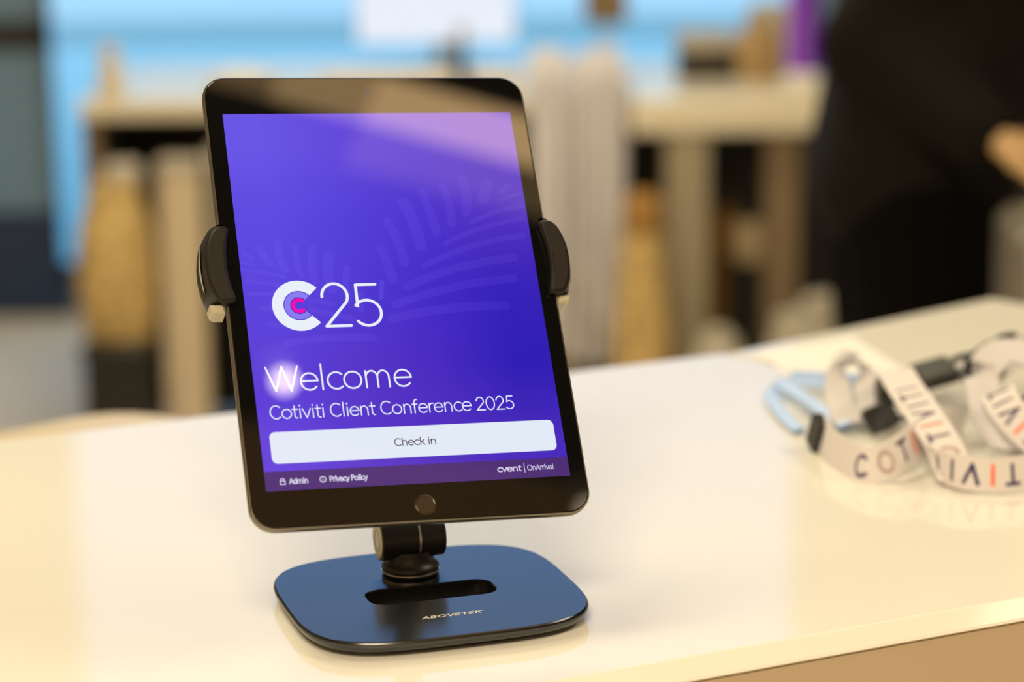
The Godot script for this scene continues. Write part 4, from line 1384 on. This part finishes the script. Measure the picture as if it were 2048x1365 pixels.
func person() -> void:
	var t := thing("person", "person in black jacket and trousers leaning over the grey machine, seen from the side", "person", Transform3D(Basis(), Vector3(0.004, 0, 0)))
	var pel := Vector3(0.515, 0.95, -3.10)
	var sides := [0.09, -0.09]
	var legs := []
	var feet := []
	for s in sides:
		var z: float = -3.10 + s
		legs.append([Vector3(0.515, 0.93, z), Vector3(0.53, 0.50, z + s * 0.2), 0.088, 0.060])
		legs.append([Vector3(0.53, 0.50, z + s * 0.2), Vector3(0.50, 0.09, z + s * 0.3), 0.060, 0.042])
		feet.append([Vector3(0.495, 0.055, z + s * 0.3), Vector3(0.62, 0.035, z + s * 0.5), 0.045, 0.034])
	var trunk := []
	for dz in [-0.065, 0.0, 0.065]:
		trunk.append([pel + Vector3(0, 0, dz), Vector3(0.54, 1.12, -3.10 + dz), 0.115, 0.105])
		trunk.append([Vector3(0.54, 1.12, -3.10 + dz), Vector3(0.60, 1.34, -3.10 + dz * 1.2), 0.105, 0.115])
	trunk.append([Vector3(0.60, 1.40, -2.96), Vector3(0.60, 1.40, -3.24), 0.062, 0.062])
	var arms := []
	var wrist := Vector3(0.560, 1.030, -2.84)
	arms.append([Vector3(0.60, 1.39, -2.93), Vector3(0.445, 1.125, -2.985), 0.055, 0.045])
	arms.append([Vector3(0.445, 1.125, -2.985), wrist, 0.045, 0.030])
	arms.append([Vector3(0.60, 1.39, -3.27), Vector3(0.55, 1.11, -3.34), 0.055, 0.045])
	arms.append([Vector3(0.55, 1.11, -3.34), Vector3(0.76, 1.02, -3.20), 0.045, 0.028])
	var head := [[Vector3(0.615, 1.44, -3.10), Vector3(0.65, 1.54, -3.10), 0.058, 0.055], [Vector3(0.655, 1.66, -3.10), Vector3(0.675, 1.62, -3.10), 0.092, 0.080], [Vector3(0.69, 1.60, -3.10), Vector3(0.715, 1.565, -3.10), 0.058, 0.042]]
	# body with one hand on the machine; five fingers
	var body := nets(legs + feet + trunk + arms + head, 0.016, 0.03)
	var b := put("body", body, M.skin, t)
	var st := nets(hand_bones(wrist, Vector3(0.90, -0.22, 0.30).normalized(), Vector3(0.22, 0.97, 0.05)), 0.0045, 0.006)
	put("hand", st, M.skin, b)
	st = nets(hand_bones(Vector3(0.77, 1.02, -3.195), Vector3(0.85, -0.3, 0.35).normalized(), Vector3(0.3, 0.95, 0.0)), 0.0055, 0.006)
	put("hand", st, M.skin, b)
	st = nets([[Vector3(0.735, 1.605, -3.10), Vector3(0.758, 1.588, -3.10), 0.010, 0.013]], 0.005, 0.01)
	put("nose", st, M.skin, b)
	for s in [-1.0, 1.0]:
		st = nets([[Vector3(0.655, 1.635, -3.10 + 0.088 * s), Vector3(0.66, 1.60, -3.10 + 0.084 * s), 0.016, 0.011]], 0.005, 0.008)
		put("ear", st, M.skin, b)
		st = nets([[Vector3(0.738, 1.63, -3.10 + 0.032 * s), Vector3(0.739, 1.63, -3.10 + 0.036 * s), 0.011, 0.011]], 0.004, 0.006)
		put("eye", st, M.paper_white, b)
	st = nets([[Vector3(0.752, 1.555, -3.115), Vector3(0.752, 1.555, -3.085), 0.007, 0.007]], 0.004, 0.006)
	put("mouth", st, M.tan, b)
	st = nets([[Vector3(0.64, 1.675, -3.10), Vector3(0.67, 1.695, -3.10), 0.098, 0.085], [Vector3(0.615, 1.62, -3.10), Vector3(0.64, 1.68, -3.10), 0.085, 0.09]], 0.011, 0.02)
	put("hair", st, M.hair, t)
	var sleeves := [[arms[0][0], arms[0][1], 0.055, 0.047], [arms[1][0], arms[1][1].lerp(arms[1][0], 0.06), 0.047, 0.036], [arms[2][0], arms[2][1], 0.055, 0.047], [arms[3][0], arms[3][1].lerp(arms[3][0], 0.06), 0.047, 0.036]]
	st = nets(trunk + sleeves + [[Vector3(0.61, 1.43, -3.10), Vector3(0.625, 1.47, -3.10), 0.07, 0.064]], 0.0135, 0.03, 0.012)
	put("jacket", st, M.black_cloth, t)
	st = nets(legs + [[pel + Vector3(0, 0, 0.06), pel - Vector3(0, 0, 0.06), 0.10, 0.10]], 0.0135, 0.03, 0.016)
	put("trousers", st, M.black_trouser, t)
	for k in feet:
		st = nets([k], 0.010, 0.02, 0.010)
		put("shoe", st, M.black_plastic, t)

func hand_bones(w: Vector3, along: Vector3, back: Vector3) -> Array:
	# palm and five curled fingers; `back` points out of the back of the hand
	var out := []
	var side := along.cross(back).normalized()
	back = side.cross(along).normalized()
	for i in 4:
		var s := (1.5 - i) * 0.0195
		var k := w + along * (0.088 - 0.004 * absf(i - 1.3)) + side * s
		out.append([w + along * 0.012 + side * s * 0.55, k, 0.017, 0.0125])
		var ln: float = [0.042, 0.047, 0.044, 0.034][i]
		var p1 := k + (along * 0.86 - back * 0.5 + side * (1.5 - i) * 0.06).normalized() * ln
		var p2 := p1 + (along * 0.45 - back * 0.9).normalized() * ln * 0.62
		var p3 := p2 + (along * 0.1 - back).normalized() * ln * 0.45
		out.append([k, p1, 0.0098, 0.0088])
		out.append([p1, p2, 0.0088, 0.0080])
		out.append([p2, p3, 0.0080, 0.0070])
	var b := w + along * 0.022 + side * 0.024
	var q := b + (along * 0.6 + side * 0.75 - back * 0.3).normalized() * 0.042
	out.append([b, q, 0.015, 0.0105])
	var q2 := q + (along * 0.9 + side * 0.2 - back * 0.35).normalized() * 0.03
	out.append([q, q2, 0.0105, 0.009])
	out.append([q2, q2 + (along * 0.9 - back * 0.45).normalized() * 0.022, 0.009, 0.007])
	return out
